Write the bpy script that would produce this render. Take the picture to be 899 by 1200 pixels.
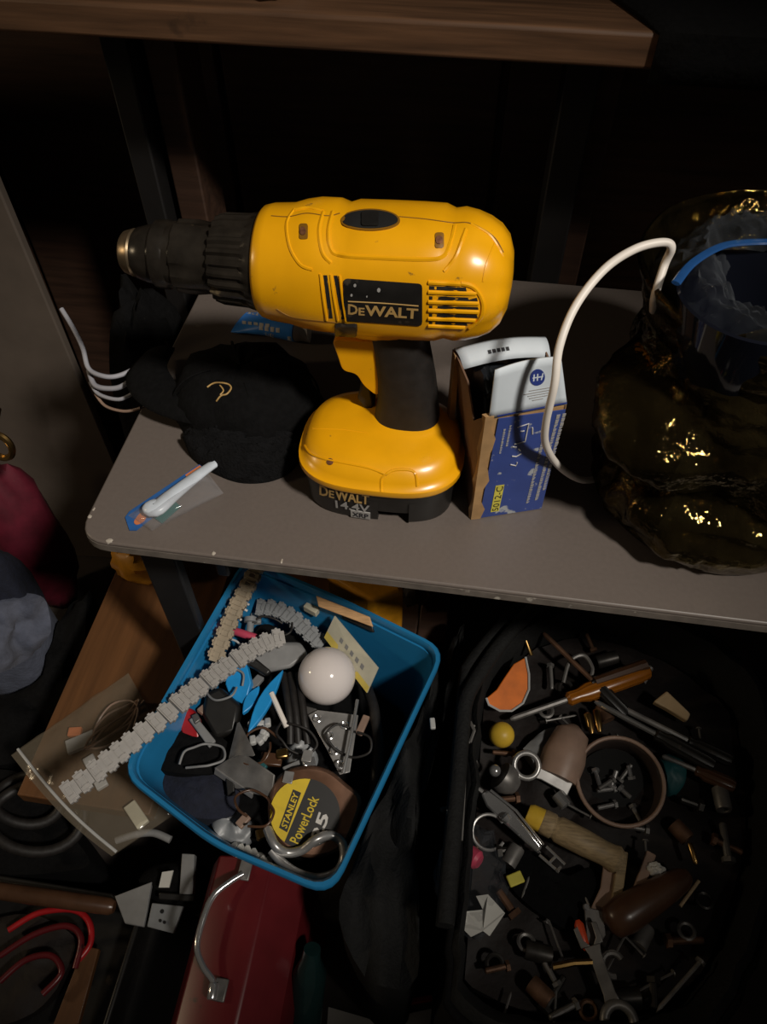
import bpy, bmesh, math, random
from mathutils import Vector, Matrix, noise
from mathutils.bvhtree import BVHTree
random.seed(7)
for o in list(bpy.data.objects): bpy.data.objects.remove(o)
scene = bpy.context.scene
col = scene.collection
V = Vector
# ---------------------------------------------------------------- camera
F = 900.0; PITCH = math.radians(51); YAW = math.radians(8.4); CAMH = 1.08
fwd = V((-math.sin(YAW)*math.cos(PITCH), math.cos(YAW)*math.cos(PITCH), -math.sin(PITCH)))
right = V((math.cos(YAW), math.sin(YAW), 0)); up = right.cross(fwd)
CAM = V((0, 0, CAMH))
cd = bpy.data.cameras.new('camera'); cam = bpy.data.objects.new('camera', cd); col.objects.link(cam)
cd.sensor_fit = 'VERTICAL'; cd.sensor_height = 24; cd.lens = 24*F/1200.0; cd.clip_start = .01
M3 = Matrix((right, up, -fwd)).transposed()
cam.matrix_world = Matrix.Translation(CAM) @ M3.to_4x4()
scene.camera = cam
# ---------------------------------------------------------------- light
vs = scene.view_settings
vs.view_transform = 'Standard'; vs.look = 'None'; vs.gamma = 1; vs.use_curve_mapping = False; vs.exposure = 0.0
w = bpy.data.worlds.new('world'); scene.world = w; w.use_nodes = True
bg = w.node_tree.nodes['Background']; bg.inputs[0].default_value = (.95, .82, .68, 1); bg.inputs[1].default_value = .026
def lamp(name, loc, power, color, radius):
    l = bpy.data.lights.new(name, 'POINT'); l.energy = power; l.color = color; l.shadow_soft_size = radius
    o = bpy.data.objects.new(name, l); o.location = loc; col.objects.link(o); return o
sl = bpy.data.lights.new('ceiling_spot', 'SPOT'); sl.energy = 165; sl.color = (1, .93, .83); sl.shadow_soft_size = .10; sl.spot_size = math.radians(27); sl.spot_blend = 1
so_ = bpy.data.objects.new('ceiling_spot', sl); so_.location = (.98, -.52, 2.3); col.objects.link(so_)
so_.rotation_euler = (V((-.17, .38, .62))-V(so_.location)).to_track_quat('-Z', 'Y').to_euler()
lamp('side_lamp', (-2.0, .05, 1.25), 15, (1, .78, .5), .10)

# ---------------------------------------------------------------- helpers
TZ = .62
def ray(x, y): return right*((x-449.5)/F) + up*(-(y-600)/F) + fwd
def P(x, y, z):
    r = ray(x, y); return CAM + r*((z-CAMH)/r.z)
def PY(x, y, Y):
    r = ray(x, y); return CAM + r*(Y/r.y)
def lerp(a, b, t): return a+(b-a)*t
WM = {}
def link(o): col.objects.link(o); return o
def thing(name, label, cat, loc, group=None, rot=None):
    o = bpy.data.objects.new(name, None); o.empty_display_size = .02; link(o)
    M = Matrix.Translation(V(loc))
    if rot is not None: M = M @ rot
    o.matrix_world = M; WM[o] = M
    o['label'] = label; o['category'] = cat
    if group: o['group'] = group
    return o
def tag(o, label, cat, group=None):
    o['label'] = label; o['category'] = cat
    if group: o['group'] = group
    return o
class MB:
    def __init__(s): s.v = []; s.f = []
    def add(s, vs_, fs):
        n = len(s.v); s.v += [V(p) for p in vs_]; s.f += [tuple(i+n for i in f) for f in fs]; return s
    def box(s, c, size, M=None):
        c = V(c); hx, hy, hz = [d/2 for d in size]
        p = [V((x, y, z)) for x in (-hx, hx) for y in (-hy, hy) for z in (-hz, hz)]
        p = [((M @ q) if M else q)+c for q in p]
        return s.add(p, [(0,1,3,2),(4,6,7,5),(0,4,5,1),(2,3,7,6),(0,2,6,4),(1,5,7,3)])
    def prism(s, poly, off):
        n = len(poly); poly = [V(p) for p in poly]; off = V(off)
        return s.add(poly+[p+off for p in poly], [tuple(range(n)), tuple(range(2*n-1, n-1, -1))]+[(i, (i+1) % n, (i+1) % n+n, i+n) for i in range(n)])
    def loft(s, rings, cap0=True, cap1=True, closed=False):
        n = len(rings[0]); base = len(s.v)
        vs_ = [V(p) for r in rings for p in r]; fs = []
        m = len(rings)
        for k in range(m if closed else m-1):
            a = k*n; b = ((k+1) % m)*n
            for i in range(n): fs.append((a+i, a+(i+1) % n, b+(i+1) % n, b+i))
        if not closed:
            if cap0: fs.append(tuple(range(n-1, -1, -1)))
            if cap1: fs.append(tuple(range((m-1)*n, m*n)))
        return s.add(vs_, fs)
    def tube(s, pts, r, n=8, closed=False, flat=1.0, upv=None):
        pts = [V(p) for p in pts]; m = len(pts)
        rs = r if isinstance(r, (list, tuple)) else [r]*m
        rings = []; nrm = None
        for i in range(m):
            a = pts[(i-1) % m] if (closed or i > 0) else pts[i]
            b = pts[(i+1) % m] if (closed or i < m-1) else pts[i]
            t = (b-a).normalized()
            if upv is not None: nrm = V(upv)
            if nrm is None: nrm = V((0, 0, 1)) if abs(t.z) < .9 else V((1, 0, 0))
            nrm = (nrm - t*nrm.dot(t)).normalized(); bn = t.cross(nrm)
            rings.append([pts[i] + (nrm*math.cos(q)*flat + bn*math.sin(q))*rs[i] for q in [2*math.pi*k/n for k in range(n)]])
        return s.loft(rings, closed=closed)
    def lathe(s, prof, M=None, n=24, mod=None, cap=True):
        rings = []
        for (r, h) in prof:
            ring = []
            for k in range(n):
                q = 2*math.pi*k/n; rr = r*(mod(k, h) if mod else 1)
                p = V((rr*math.cos(q), rr*math.sin(q), h)); ring.append((M @ p) if M else p)
            rings.append(ring)
        return s.loft(rings, cap, cap)
    def grid(s, nu, nv, fn):
        vs_ = [fn(i/nu, j/nv) for j in range(nv+1) for i in range(nu+1)]
        return s.add(vs_, [(j*(nu+1)+i, j*(nu+1)+i+1, (j+1)*(nu+1)+i+1, (j+1)*(nu+1)+i) for j in range(nv) for i in range(nu)])
    def bvh(s): return BVHTree.FromPolygons(s.v, s.f)
    def build(s, name, mat, parent=None, smooth=35, bevel=0, seg=2, solid=0, sub=0, keep=False):
        vs_ = s.v
        me = bpy.data.meshes.new(name); o = bpy.data.objects.new(name, me)
        if parent is not None:
            Mi = WM[parent].inverted(); vs_ = [Mi @ p for p in vs_]; WM[o] = WM[parent]
        else:
            c = V((sum(p.x for p in vs_)/len(vs_), sum(p.y for p in vs_)/len(vs_), min(p.z for p in vs_)))
            vs_ = [p-c for p in vs_]; o.location = c; WM[o] = Matrix.Translation(c)
        me.from_pydata(vs_, [], s.f)
        bm = bmesh.new(); bm.from_mesh(me)
        bmesh.ops.recalc_face_normals(bm, faces=bm.faces); bm.to_mesh(me); bm.free()
        if smooth:
            me.polygons.foreach_set('use_smooth', [True]*len(me.polygons))
            me.set_sharp_from_angle(angle=math.radians(smooth))
        me.materials.append(MATS[mat])
        link(o)
        if parent is not None: o.parent = parent
        if solid:
            m = o.modifiers.new('solid', 'SOLIDIFY'); m.thickness = solid; m.offset = 0
        if bevel:
            m = o.modifiers.new('bevel', 'BEVEL'); m.width = bevel; m.segments = seg; m.limit_method = 'ANGLE'; m.angle_limit = math.radians(35)
        if sub:
            m = o.modifiers.new('sub', 'SUBSURF'); m.levels = sub; m.render_levels = sub
        return o
    def one(s, name, mat, label, cat, group=None, **k): return tag(s.build(name, mat, None, **k), label, cat, group)
def struct(o): o['kind'] = 'structure'; return o
def roundpoly(poly, r, n=5):
    out = []; m = len(poly); poly = [V(p) for p in poly]
    for i in range(m):
        p = poly[i]; a = poly[i-1]; b = poly[(i+1) % m]
        da = (a-p); db = (b-p); ra = min(r, da.length*.45); rb = min(r, db.length*.45)
        p0 = p+da.normalized()*ra; p1 = p+db.normalized()*rb
        for k in range(n):
            t = k/(n-1); out.append(p0*(1-t)**2 + p*2*t*(1-t) + p1*t*t)
    return out
def spline(pts, n=6):
    pts = [V(p) for p in pts]; out = []
    for i in range(len(pts)-1):
        p0 = pts[max(i-1, 0)]; p1 = pts[i]; p2 = pts[i+1]; p3 = pts[min(i+2, len(pts)-1)]
        for k in range(n):
            t = k/n
            out.append(.5*((2*p1)+(p2-p0)*t+(2*p0-5*p1+4*p2-p3)*t*t+(3*p1-p0-3*p2+p3)*t**3))
    out.append(pts[-1]); return out
def superring(cx, cy, a, b, n, N=32, plane='xy', h=0):
    out = []
    for k in range(N):
        q = 2*math.pi*k/N; c = math.cos(q); s_ = math.sin(q)
        x = a*math.copysign(abs(c)**(2/n), c); y = b*math.copysign(abs(s_)**(2/n), s_)
        out.append(V((cx+x, cy+y, h)) if plane == 'xy' else V((h, cx+x, cy+y)))
    return out
def frame(a, b, upv=(0, 0, 1)):
    a = V(a); b = V(b); x = (b-a).normalized(); z = V(upv); z = (z-x*z.dot(x)).normalized(); y = z.cross(x)
    M = Matrix((x, y, z)).transposed().to_4x4(); M.translation = a; return M, (b-a).length
AXX = Matrix(((0, 0, 1), (0, 1, 0), (-1, 0, 0))).to_4x4()    # lathe axis onto local x
def lathe_ab(mb, a, b, prof, n=16, mod=None):
    M, L = frame(a, b); mb.lathe([(r, h*L) for r, h in prof], M @ AXX, n, mod); return mb
def fbm(p, s=1.0, seed=0): return noise.fractal(V(p)*s + V((seed*7.3, seed*3.1, seed*1.7)), 1.0, 2.0, 3)
def blob(mb, c, rad, amp=.15, seed=0, s=3.0, nu=28, nv=16, flat=None, M=None):
    c = V(c); rings = []
    for j in range(nv+1):
        th = math.pi*(j/nv)*.998+.003; ring = []
        for i in range(nu):
            ph = 2*math.pi*i/nu
            d = V((math.sin(th)*math.cos(ph), math.sin(th)*math.sin(ph), -math.cos(th)))
            k = 1+amp*fbm(d, s*.6, seed)
            p = V((d.x*rad[0], d.y*rad[1], d.z*rad[2]))*k
            if M: p = M @ p
            p = p+c
            if flat is not None and p.z < flat: p.z = flat
            ring.append(p)
        rings.append(ring)
    return mb.loft(rings)
def heap(mb, outline, zfn, bottom, rings=9, amp=.01, s=12, seed=0):
    n = len(outline); c = sum((V((p[0], p[1], 0)) for p in outline), V())/n
    R = []
    R.append([V((p[0], p[1], bottom)) for p in outline])
    for k in range(rings):
        t = 1-k/rings
        ring = []
        for p in outline:
            q = V((lerp(c.x, p[0], t), lerp(c.y, p[1], t), 0)); q.z = zfn(q.x, q.y)+amp*fbm(q, s, seed); ring.append(q)
        R.append(ring)
    q = c.copy(); q.z = zfn(c.x, c.y)
    R.append([q+(p-q)*.02 for p in R[-1]])
    return mb.loft(R)
# ---- text
def text2d(body, off=0.0, cache={}):
    k = (body, off)
    if k in cache: return cache[k]
    cu = bpy.data.curves.new('t', 'FONT'); cu.body = body; cu.offset = off; cu.resolution_u = 2
    o = bpy.data.objects.new('t', cu); link(o)
    bpy.context.view_layer.update()
    me = bpy.data.meshes.new_from_object(o.evaluated_get(bpy.context.evaluated_depsgraph_get()))
    vs_ = [v.co.xy for v in me.vertices]; fs = [tuple(p.vertices) for p in me.polygons]
    bpy.data.objects.remove(o); bpy.data.curves.remove(cu); bpy.data.meshes.remove(me)
    x0 = min(v.x for v in vs_); x1 = max(v.x for v in vs_); y0 = min(v.y for v in vs_); y1 = max(v.y for v in vs_)
    r = ([((v.x-x0)/(x1-x0), (v.y-y0)/(y1-y0)) for v in vs_], fs); cache[k] = r; return r
def put_text(mb, body, fn, off=0.0):
    vs_, fs = text2d(body, off); mb.add([fn(u, v) for u, v in vs_], fs); return mb
def quad(tl, tr, br, bl):
    tl, tr, br, bl = [V(q) for q in (tl, tr, br, bl)]
    return lambda u, v: (bl*(1-u)+br*u)*(1-v) + (tl*(1-u)+tr*u)*v
class Surf:          # put flat print and small fittings on a thing's own surface
    def __init__(s, bvh): s.b = bvh
    def pt(s, x, y, off=0.0):
        h, n, i, d = s.b.ray_cast(CAM, ray(x, y).normalized())
        if h is None:
            h, n, i, d = s.b.find_nearest(CAM+ray(x, y)*.5)
        if n.dot(CAM-h) < 0: n = -n
        return h+n*off
    def text(s, mb, body, tl, tr, br, bl, off=.0006, bold=0.0):
        q = quad(tl, tr, br, bl)
        def fn(u, v):
            p = q(u, v); return s.pt(p.x, p.y, off)
        return put_text(mb, body, fn, bold)
    def decal(s, mb, poly, off=.0004, sink=.0008, rings=4):
        poly = [V((p[0], p[1])) for p in poly]; n = len(poly); c = sum(poly, V((0, 0)))/n
        R = [[s.pt(p.x, p.y, -sink) for p in poly]]
        for k in range(rings):
            t = 1-k/rings
            R.append([s.pt(*(c+(p-c)*t), off) for p in poly])
        R.append([s.pt(*(c+(p-c)*.02), off) for p in poly])
        return mb.loft(R)
    def strip(s, mb, pts, wid, off, n=6):
        pts = spline([V((p[0], p[1], 0)) for p in pts], n)
        return mb.tube([s.pt(p.x, p.y, off) for p in pts], wid, 6)
def rect(x0, y0, x1, y1, r=2, sk=0.0):
    return [(p.x, p.y) for p in roundpoly([(x0, y0, 0), (x1, y0+sk, 0), (x1, y1+sk, 0), (x0, y1, 0)], r, 4)]
def dense(poly, n=4):
    out = []
    for i in range(len(poly)):
        a = V(poly[i]); b = V(poly[(i+1) % len(poly)])
        for k in range(n): out.append(tuple(a+(b-a)*(k/n)))
    return out

# ---------------------------------------------------------------- materials
MATS = {}
def mat(name, c, rough=.5, metal=0, var=.12, scale=60, bump=0, bscale=None, spots=None, stretch=None, **ex):
    m = bpy.data.materials.new(name); m.use_nodes = True; nt = m.node_tree; b = nt.nodes['Principled BSDF']
    b.inputs['Roughness'].default_value = rough; b.inputs['Metallic'].default_value = metal
    for k, v_ in ex.items():
        b.inputs[k.replace('_', ' ')].default_value = v_
    tc = nt.nodes.new('ShaderNodeTexCoord'); src = tc.outputs['Object']
    if stretch:
        mp = nt.nodes.new('ShaderNodeMapping'); mp.inputs['Scale'].default_value = stretch
        nt.links.new(src, mp.inputs[0]); src = mp.outputs[0]
    nz = nt.nodes.new('ShaderNodeTexNoise'); nz.inputs['Scale'].default_value = scale; nz.inputs['Detail'].default_value = 5
    nt.links.new(src, nz.inputs['Vector'])
    rp = nt.nodes.new('ShaderNodeValToRGB')
    rp.color_ramp.elements[0].position = .3; rp.color_ramp.elements[1].position = .7
    rp.color_ramp.elements[0].color = [max(0, x*(1-var)) for x in c]+[1]; rp.color_ramp.elements[1].color = [min(1, x*(1+var)) for x in c]+[1]
    nt.links.new(nz.outputs['Fac'], rp.inputs[0]); out = rp.outputs[0]
    if spots:                                   # dirt / wear with its own shape: (colour, scale, threshold)
        sc, ss, th = spots
        n2 = nt.nodes.new('ShaderNodeTexNoise'); n2.inputs['Scale'].default_value = ss; n2.inputs['Detail'].default_value = 6
        nt.links.new(tc.outputs['Object'], n2.inputs['Vector'])
        r2 = nt.nodes.new('ShaderNodeValToRGB'); r2.color_ramp.elements[0].position = th; r2.color_ramp.elements[1].position = min(1, th+.05)
        nt.links.new(n2.outputs['Fac'], r2.inputs[0])
        mx = nt.nodes.new('ShaderNodeMix'); mx.data_type = 'RGBA'
        nt.links.new(r2.outputs[0], mx.inputs['Factor']); nt.links.new(out, mx.inputs['A']); mx.inputs['B'].default_value = list(sc)+[1]
        out = mx.outputs['Result']
    nt.links.new(out, b.inputs['Base Color'])
    if bump:
        bp = nt.nodes.new('ShaderNodeBump'); bp.inputs['Strength'].default_value = bump; bp.inputs['Distance'].default_value = .002
        nb = nz
        if bscale:
            nb = nt.nodes.new('ShaderNodeTexNoise'); nb.inputs['Scale'].default_value = bscale; nb.inputs['Detail'].default_value = 4
            nt.links.new(src, nb.inputs['Vector'])
        nt.links.new(nb.outputs['Fac'], bp.inputs['Height']); nt.links.new(bp.outputs[0], b.inputs['Normal'])
    MATS[name] = m; return m
def film(name, c, clear=.8, rough=.12, glossy=.5):      # thin clear plastic film
    m = bpy.data.materials.new(name); m.use_nodes = True; nt = m.node_tree
    o = nt.nodes['Material Output']; b = nt.nodes['Principled BSDF']
    b.inputs['Base Color'].default_value = list(c)+[1]; b.inputs['Roughness'].default_value = rough
    b.inputs['Specular IOR Level'].default_value = glossy
    t = nt.nodes.new('ShaderNodeBsdfTransparent'); mx = nt.nodes.new('ShaderNodeMixShader')
    lw = nt.nodes.new('ShaderNodeLayerWeight'); lw.inputs[0].default_value = .25
    mr = nt.nodes.new('ShaderNodeMapRange'); mr.inputs['To Min'].default_value = 1-clear; mr.inputs['To Max'].default_value = min(1, 1.5-clear)
    nt.links.new(lw.outputs['Facing'], mr.inputs[0]); nt.links.new(mr.outputs[0], mx.inputs[0])
    nt.links.new(t.outputs[0], mx.inputs[1]); nt.links.new(b.outputs[0], mx.inputs[2]); nt.links.new(mx.outputs[0], o.inputs[0])
    tc = nt.nodes.new('ShaderNodeTexCoord'); nz = nt.nodes.new('ShaderNodeTexNoise'); nz.inputs['Scale'].default_value = 45
    bp = nt.nodes.new('ShaderNodeBump'); bp.inputs['Strength'].default_value = .6; bp.inputs['Distance'].default_value = .004
    nt.links.new(tc.outputs['Object'], nz.inputs['Vector']); nt.links.new(nz.outputs['Fac'], bp.inputs['Height']); nt.links.new(bp.outputs[0], b.inputs['Normal'])
    MATS[name] = m
mat('laminate', (.145, .120, .106), .42, var=.05, scale=300, spots=((.2, .17, .14), 38, .745))
mat('laminate_edge', (.17, .145, .125), .5, var=.2, scale=90, spots=((.5, .46, .4), 60, .68))
mat('chip', (.45, .40, .34), .8)
mat('dark_steel', (.02, .02, .022), .45, .4)
mat('brown_wood', (.055, .027, .016), .6, var=.35, scale=9, stretch=(1, 12, 12), bump=.25)
mat('shelf_wood', (.12, .060, .030), .55, var=.4, scale=10, stretch=(1, 14, 14), bump=.2, spots=((.03, .016, .01), 14, .66))
mat('bench_wood', (.115, .048, .016), .5, var=.25, scale=7, stretch=(14, 1, 14), bump=.15, spots=((.55, .4, .25), 30, .74))
mat('post_dark', (.008, .007, .007), .6)
mat('floor', (.03, .022, .018), .8, var=.3, scale=30)
mat('hardboard', (.115, .09, .072), .75, var=.1, scale=25)
mat('yellow', (.86, .40, .004), .3, var=.05, scale=40, spots=((.25, .13, .02), 110, .705), Coat_Weight=.25, Coat_Roughness=.2)
mat('yellow_line', (.22, .10, .006), .5)
mat('black_plastic', (.012, .011, .010), .42, var=.3, scale=80, spots=((.05, .04, .03), 70, .68))
mat('black_rubber', (.014, .012, .011), .55, var=.3, scale=120, bump=.15)
mat('black_slot', (.004, .004, .004), .8)
mat('chuck_black', (.022, .018, .014), .26, .2, var=.3, scale=90, spots=((.12, .09, .05), 60, .66))
mat('chuck_metal', (.36, .27, .17), .34, .9, var=.3, scale=90)
mat('smoke_teal', (.02, .06, .06), .1, Transmission_Weight=.6)
mat('screw_rust', (.22, .09, .04), .5, .4, var=.4, scale=400)
mat('gold_print', (.46, .29, .10), .5)
mat('white_print', (.6, .58, .55), .6)
mat('grey_print', (.33, .32, .31), .6)
mat('steel', (.42, .41, .40), .33, .6, var=.25, scale=60)
mat('chrome', (.60, .60, .60), .16, .8, var=.08, scale=30)
mat('dull_steel', (.20, .19, .18), .45, .5, var=.35, scale=60)
mat('rusty_steel', (.16, .085, .05), .6, .6, var=.5, scale=60)
mat('black_cloth_and_shade', (.0035, .0034, .0036), .92, var=.3, scale=200, bump=.5, bscale=260, Specular_IOR_Level=.15)
mat('black_knit', (.0055, .0055, .006), .95, var=.3, scale=150, bump=.9, bscale=420, Specular_IOR_Level=.15)
mat('navy_cloth', (.008, .010, .022), .9, var=.3, scale=120, bump=.5, bscale=300)
mat('bag_cloth', (.0065, .0066, .0066), .82, var=.25, scale=150, bump=.5, bscale=350, Specular_IOR_Level=.3)
mat('grey_cloth', (.09, .10, .14), .95, var=.25, scale=60, bump=.5, bscale=200)
mat('dark_iron', (.05, .046, .042), .4, .6, var=.4, scale=70)
mat('jar_dark', (.05, .035, .03), .5, var=.3, scale=40)
mat('crimson', (.11, .008, .02), .6, var=.3, scale=40)
mat('leather', (.0085, .0042, .003), .7, var=.4, scale=40, bump=.5, bscale=90)
mat('kraft', (.42, .25, .11), .8, var=.25, scale=45)
mat('card_brown', (.16, .09, .055), .85, var=.15, scale=40)
mat('box_blue', (.035, .065, .26), .5, var=.12, scale=50, spots=((.40, .42, .44), 95, .625))
mat('card_white', (.60, .66, .72), .6, var=.04, scale=60)
mat('ink_blue', (.02, .04, .22), .6)
mat('label_yellow', (.62, .55, .08), .6)
mat('ink', (.015, .015, .02), .7)
mat('foil_black', (.012, .014, .017), .28, var=.3, scale=40)
mat('tube_blue', (.05, .26, .80), .32, var=.08, scale=60)
mat('cord_white', (.80, .74, .68), .45, var=.06, scale=60)
mat('bin_blue', (.016, .175, .38), .32, var=.06, scale=40)
mat('bright_blue', (.02, .30, .70), .35)
mat('clear_links', (.44, .42, .40), .35, var=.08, scale=90, Transmission_Weight=.2)
mat('grey_links', (.26, .27, .28), .4, var=.1, scale=90, Transmission_Weight=.15)
mat('amber_links', (.40, .33, .24), .4, var=.2, scale=60, Transmission_Weight=.2)
mat('bulb_white', (.72, .66, .64), .12, var=.02, scale=20)
mat('tape_case', (.20, .105, .065), .35, .5, var=.3, scale=50, spots=((.45, .36, .3), 55, .69))
mat('tape_yellow', (.66, .47, .015), .45, var=.1, scale=50, spots=((.3, .22, .05), 60, .68))
mat('tape_black', (.014, .013, .012), .45, spots=((.25, .22, .18), 90, .72))
mat('paper_yellow', (.62, .48, .10), .6)
mat('paper_pale', (.50, .47, .36), .65, var=.1, scale=60)
mat('paper_white', (.55, .54, .50), .7, var=.06, scale=40)
mat('stick_wood', (.58, .34, .16), .6, var=.2, scale=20, stretch=(2, 30, 30))
mat('handle_wood', (.30, .22, .12), .55, var=.3, scale=18, stretch=(4, 30, 30), spots=((.12, .08, .04), 50, .68))
mat('dark_handle', (.075, .035, .018), .3, var=.3, scale=30)
mat('amber_plastic', (.45, .15, .012), .25, Transmission_Weight=.3)
mat('orange', (.72, .17, .012), .45, var=.2, scale=50)
mat('orange_pack', (.75, .33, .02), .35, var=.3, scale=40)
mat('knob_yellow', (.68, .44, .04), .45, var=.15, scale=60)
mat('red', (.38, .012, .015), .35, var=.2, scale=50)
mat('red_enamel', (.115, .010, .013), .32, var=.2, scale=20, spots=((.03, .008, .008), 50, .70))
mat('hot_red', (.65, .07, .02), .4)
mat('pink', (.50, .06, .11), .4)
mat('green', (.08, .24, .05), .4)
mat('teal', (.015, .10, .11), .5)
mat('grey_plastic', (.22, .22, .22), .45, var=.12, scale=60)
mat('pale_plastic', (.45, .45, .44), .5, var=.1, scale=60)
mat('cream', (.55, .40, .23), .5, var=.15, scale=40)
mat('tan_plastic', (.30, .20, .15), .45, var=.2, scale=40)
mat('brass', (.45, .28, .10), .3, 1, var=.2, scale=50)
mat('brush_white', (.62, .68, .76), .3)
mat('pack_blue', (.03, .12, .36), .35, var=.2, scale=50)
mat('pack_orange', (.62, .20, .08), .45, var=.15, scale=50)
mat('pack_green', (.02, .11, .10), .4)
mat('wire_white', (.36, .36, .40), .5)
mat('dark_glass_bowl', (.006, .007, .012), .08, var=.1, scale=20)
film('clear_film', (.10, .11, .125), .90, .03, 1.0)
film('blue_film', (.02, .09, .28), .35, .2, .6)
film('amber_film', (.30, .25, .18), .83, .12, .9)
film('blister', (.55, .55, .58), .88, .06, .7)
g = mat('smoke_glass', (.075, .056, .024), .04, .05, var=.8, scale=30, bump=1.0, bscale=60, Transmission_Weight=.9, IOR=1.6, Specular_Tint=(1, .72, .26, 1), Specular_IOR_Level=1.0)

for n_ in g.node_tree.nodes:
    if n_.type == 'BUMP': n_.inputs['Distance'].default_value = .0042
# ================================================================ setting
m = MB().box((0, .1, -.02), (3.2, 3.0, .04)); struct(m.build('floor', 'floor', smooth=0))
wb = struct(MB().box((0, .93, .8), (3.2, .03, 1.6)).build('wall_back', 'brown_wood', smooth=0))
for k in range(10):                                   # the boards of the back wall
    MB().box((-1.44+k*.32, .905, .8), (.312, .02, 1.6)).build('board', 'brown_wood', wb, smooth=0, bevel=.003)
# shelf unit behind the table
su = thing('shelf_unit', 'dark brown wooden shelf unit with a thick shelf board above the drill', 'shelf', (0, .75, 0))
MB().box((-.02, .745, .868), (1.5, .29, .024)).build('shelf_board', 'shelf_wood', su, bevel=.003)
MB().box((-.346, .73, .43), (.024, .05, .85)).build('upright', 'post_dark', su, bevel=.002)
MB().box((-.31, .75, .43), (.03, .06, .85)).build('upright', 'brown_wood', su, bevel=.002)
MB().box((.066, .75, .43), (.03, .06, .85)).build('upright', 'post_dark', su, bevel=.002)
MB().box((.092, .765, .43), (.022, .04, .85)).build('upright', 'brown_wood', su, bevel=.002)
# black sheet in place of the shadow over the right part of the shelf
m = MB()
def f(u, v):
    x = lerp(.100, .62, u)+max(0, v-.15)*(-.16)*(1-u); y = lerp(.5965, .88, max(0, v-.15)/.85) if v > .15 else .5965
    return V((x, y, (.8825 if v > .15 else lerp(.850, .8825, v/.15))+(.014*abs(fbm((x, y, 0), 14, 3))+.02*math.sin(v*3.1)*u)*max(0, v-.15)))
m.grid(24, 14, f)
m.one('black_cloth_and_shade', 'black_cloth_and_shade', 'black sheet standing in for the shadow on the right end of the brown shelf board', 'cloth', solid=.004)
m = MB(); c = P(312, 1, .881)
blob(m, c+V((0, .02, .008)), (.02, .02, .012), .5, 5, 3, 16, 9, .8805)
m.one('paper_scrap', 'paper_white', 'crumpled white paper scrap on top of the brown shelf board', 'paper')
# ================================================================ table
tb = thing('folding_table', 'small grey-brown laminate table with chipped edges and dark folding legs', 'table', (.12, .5, 0))
ol = roundpoly([(-.279, .309, 0), (.60, .309, 0), (.60, .69, 0), (-.279, .69, 0)], .024, 7)
m = MB().prism([V((p.x, p.y, TZ-.011)) for p in ol], (0, 0, .011)); m.build('tabletop', 'laminate', tb, bevel=.0015)
ol2 = [V((lerp(.16, p.x, 1.0008), lerp(.5, p.y, 1.0008), 0)) for p in ol]
m = MB().prism([V((p.x, p.y, TZ-.0115)) for p in ol2], (0, 0, .0085)); m.build('edge_band', 'laminate_edge', tb, bevel=.0008)
for (px, py, sx) in ((110, 597, .3), (105, 606, .45), (128, 634.5, .7), (250, 649, .4), (330, 658.5, .3)):
    m = MB(); c = P(px, py, TZ); blob(m, c+V((0, .0005, -.0005)), (.004*sx, .002, .0012), .5, px, 3, 10, 6); m.build('chip', 'chip', tb)
def leg(ax, ay, bx, by):
    a = V((ax, ay, TZ-.012)); b = V((bx, by, 0)); mm = MB()
    d = V((.016, 0, 0)); e = V((0, .006, 0))
    mm.loft([[q-d-e, q+d-e, q+d+e, q-d+e] for q in (a, lerp(a, b, .5), b)]); mm.build('leg', 'dark_steel', tb, bevel=.002)
leg(-.250, .36, -.250, .36); leg(-.19, .62, -.19, .62); leg(.52, .37, .52, .37); leg(.52, .63, .52, .63)
MB().box((-.205, .50, .50), (.012, .25, .02)).build('stretcher', 'dark_steel', tb, bevel=.002)
MB().box((.16, .63, .50), (.72, .012, .02)).build('stretcher', 'dark_steel', tb, bevel=.002)
# ================================================================ cordless drill
YC = .425
def X_(px): return PY(px, 300, YC).x
dr = thing('cordless_drill', 'yellow and black cordless drill standing upright on its battery on the table', 'drill', (-.058, .403, TZ))
secs = [(-.1415, .794, .0330, .0330, 2), (-.1395, .794, .0350, .0350, 2), (-.134, .794, .0365, .0365, 2), (-.121, .794, .0372, .0370, 2.1),
        (-.113, .7945, .0392, .0380, 2.2), (-.104, .795, .0402, .0385, 2.3), (-.092, .795, .0400, .0385, 2.4), (-.086, .795, .0378, .0376, 2.4),
        (-.080, .795, .0397, .0384, 2.5), (-.060, .7955, .0402, .0385, 2.5), (-.040, .796, .0404, .0385, 2.5), (-.026, .7965, .0404, .0385, 2.4),
        (-.020, .7965, .0384, .0374, 2.3), (-.014, .7965, .0402, .0385, 2.2), (-.006, .7965, .0392, .0378, 2.1), (.002, .7965, .0365, .0360, 2), (.009, .7965, .0322, .0325, 2), (.0145, .7965, .0262, .0270, 2), (.018, .7965, .017, .018, 2), (.0192, .7965, .006, .006, 2)]
NB = 64; rings = []
for (x, zc, hh, hw, n) in secs:
    r = superring(YC, zc, hw, hh, n, NB, 'yz', x)
    if x > -.01:
        k = min(1, (x+.01)/.02)
        r = [V((p.x, YC+(p.y-YC)*(1+.06*k*abs(math.cos(4*2*math.pi*i/NB))-.02*k), zc+(p.z-zc)*(1+.06*k*abs(math.cos(4*2*math.pi*i/NB))-.02*k))) for i, p in enumerate(r)]
    rings.append(r)
bm_ = MB().loft(rings); house = bm_.build('housing', 'yellow', dr, smooth=50)
S = Surf(bm_.bvh())
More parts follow.
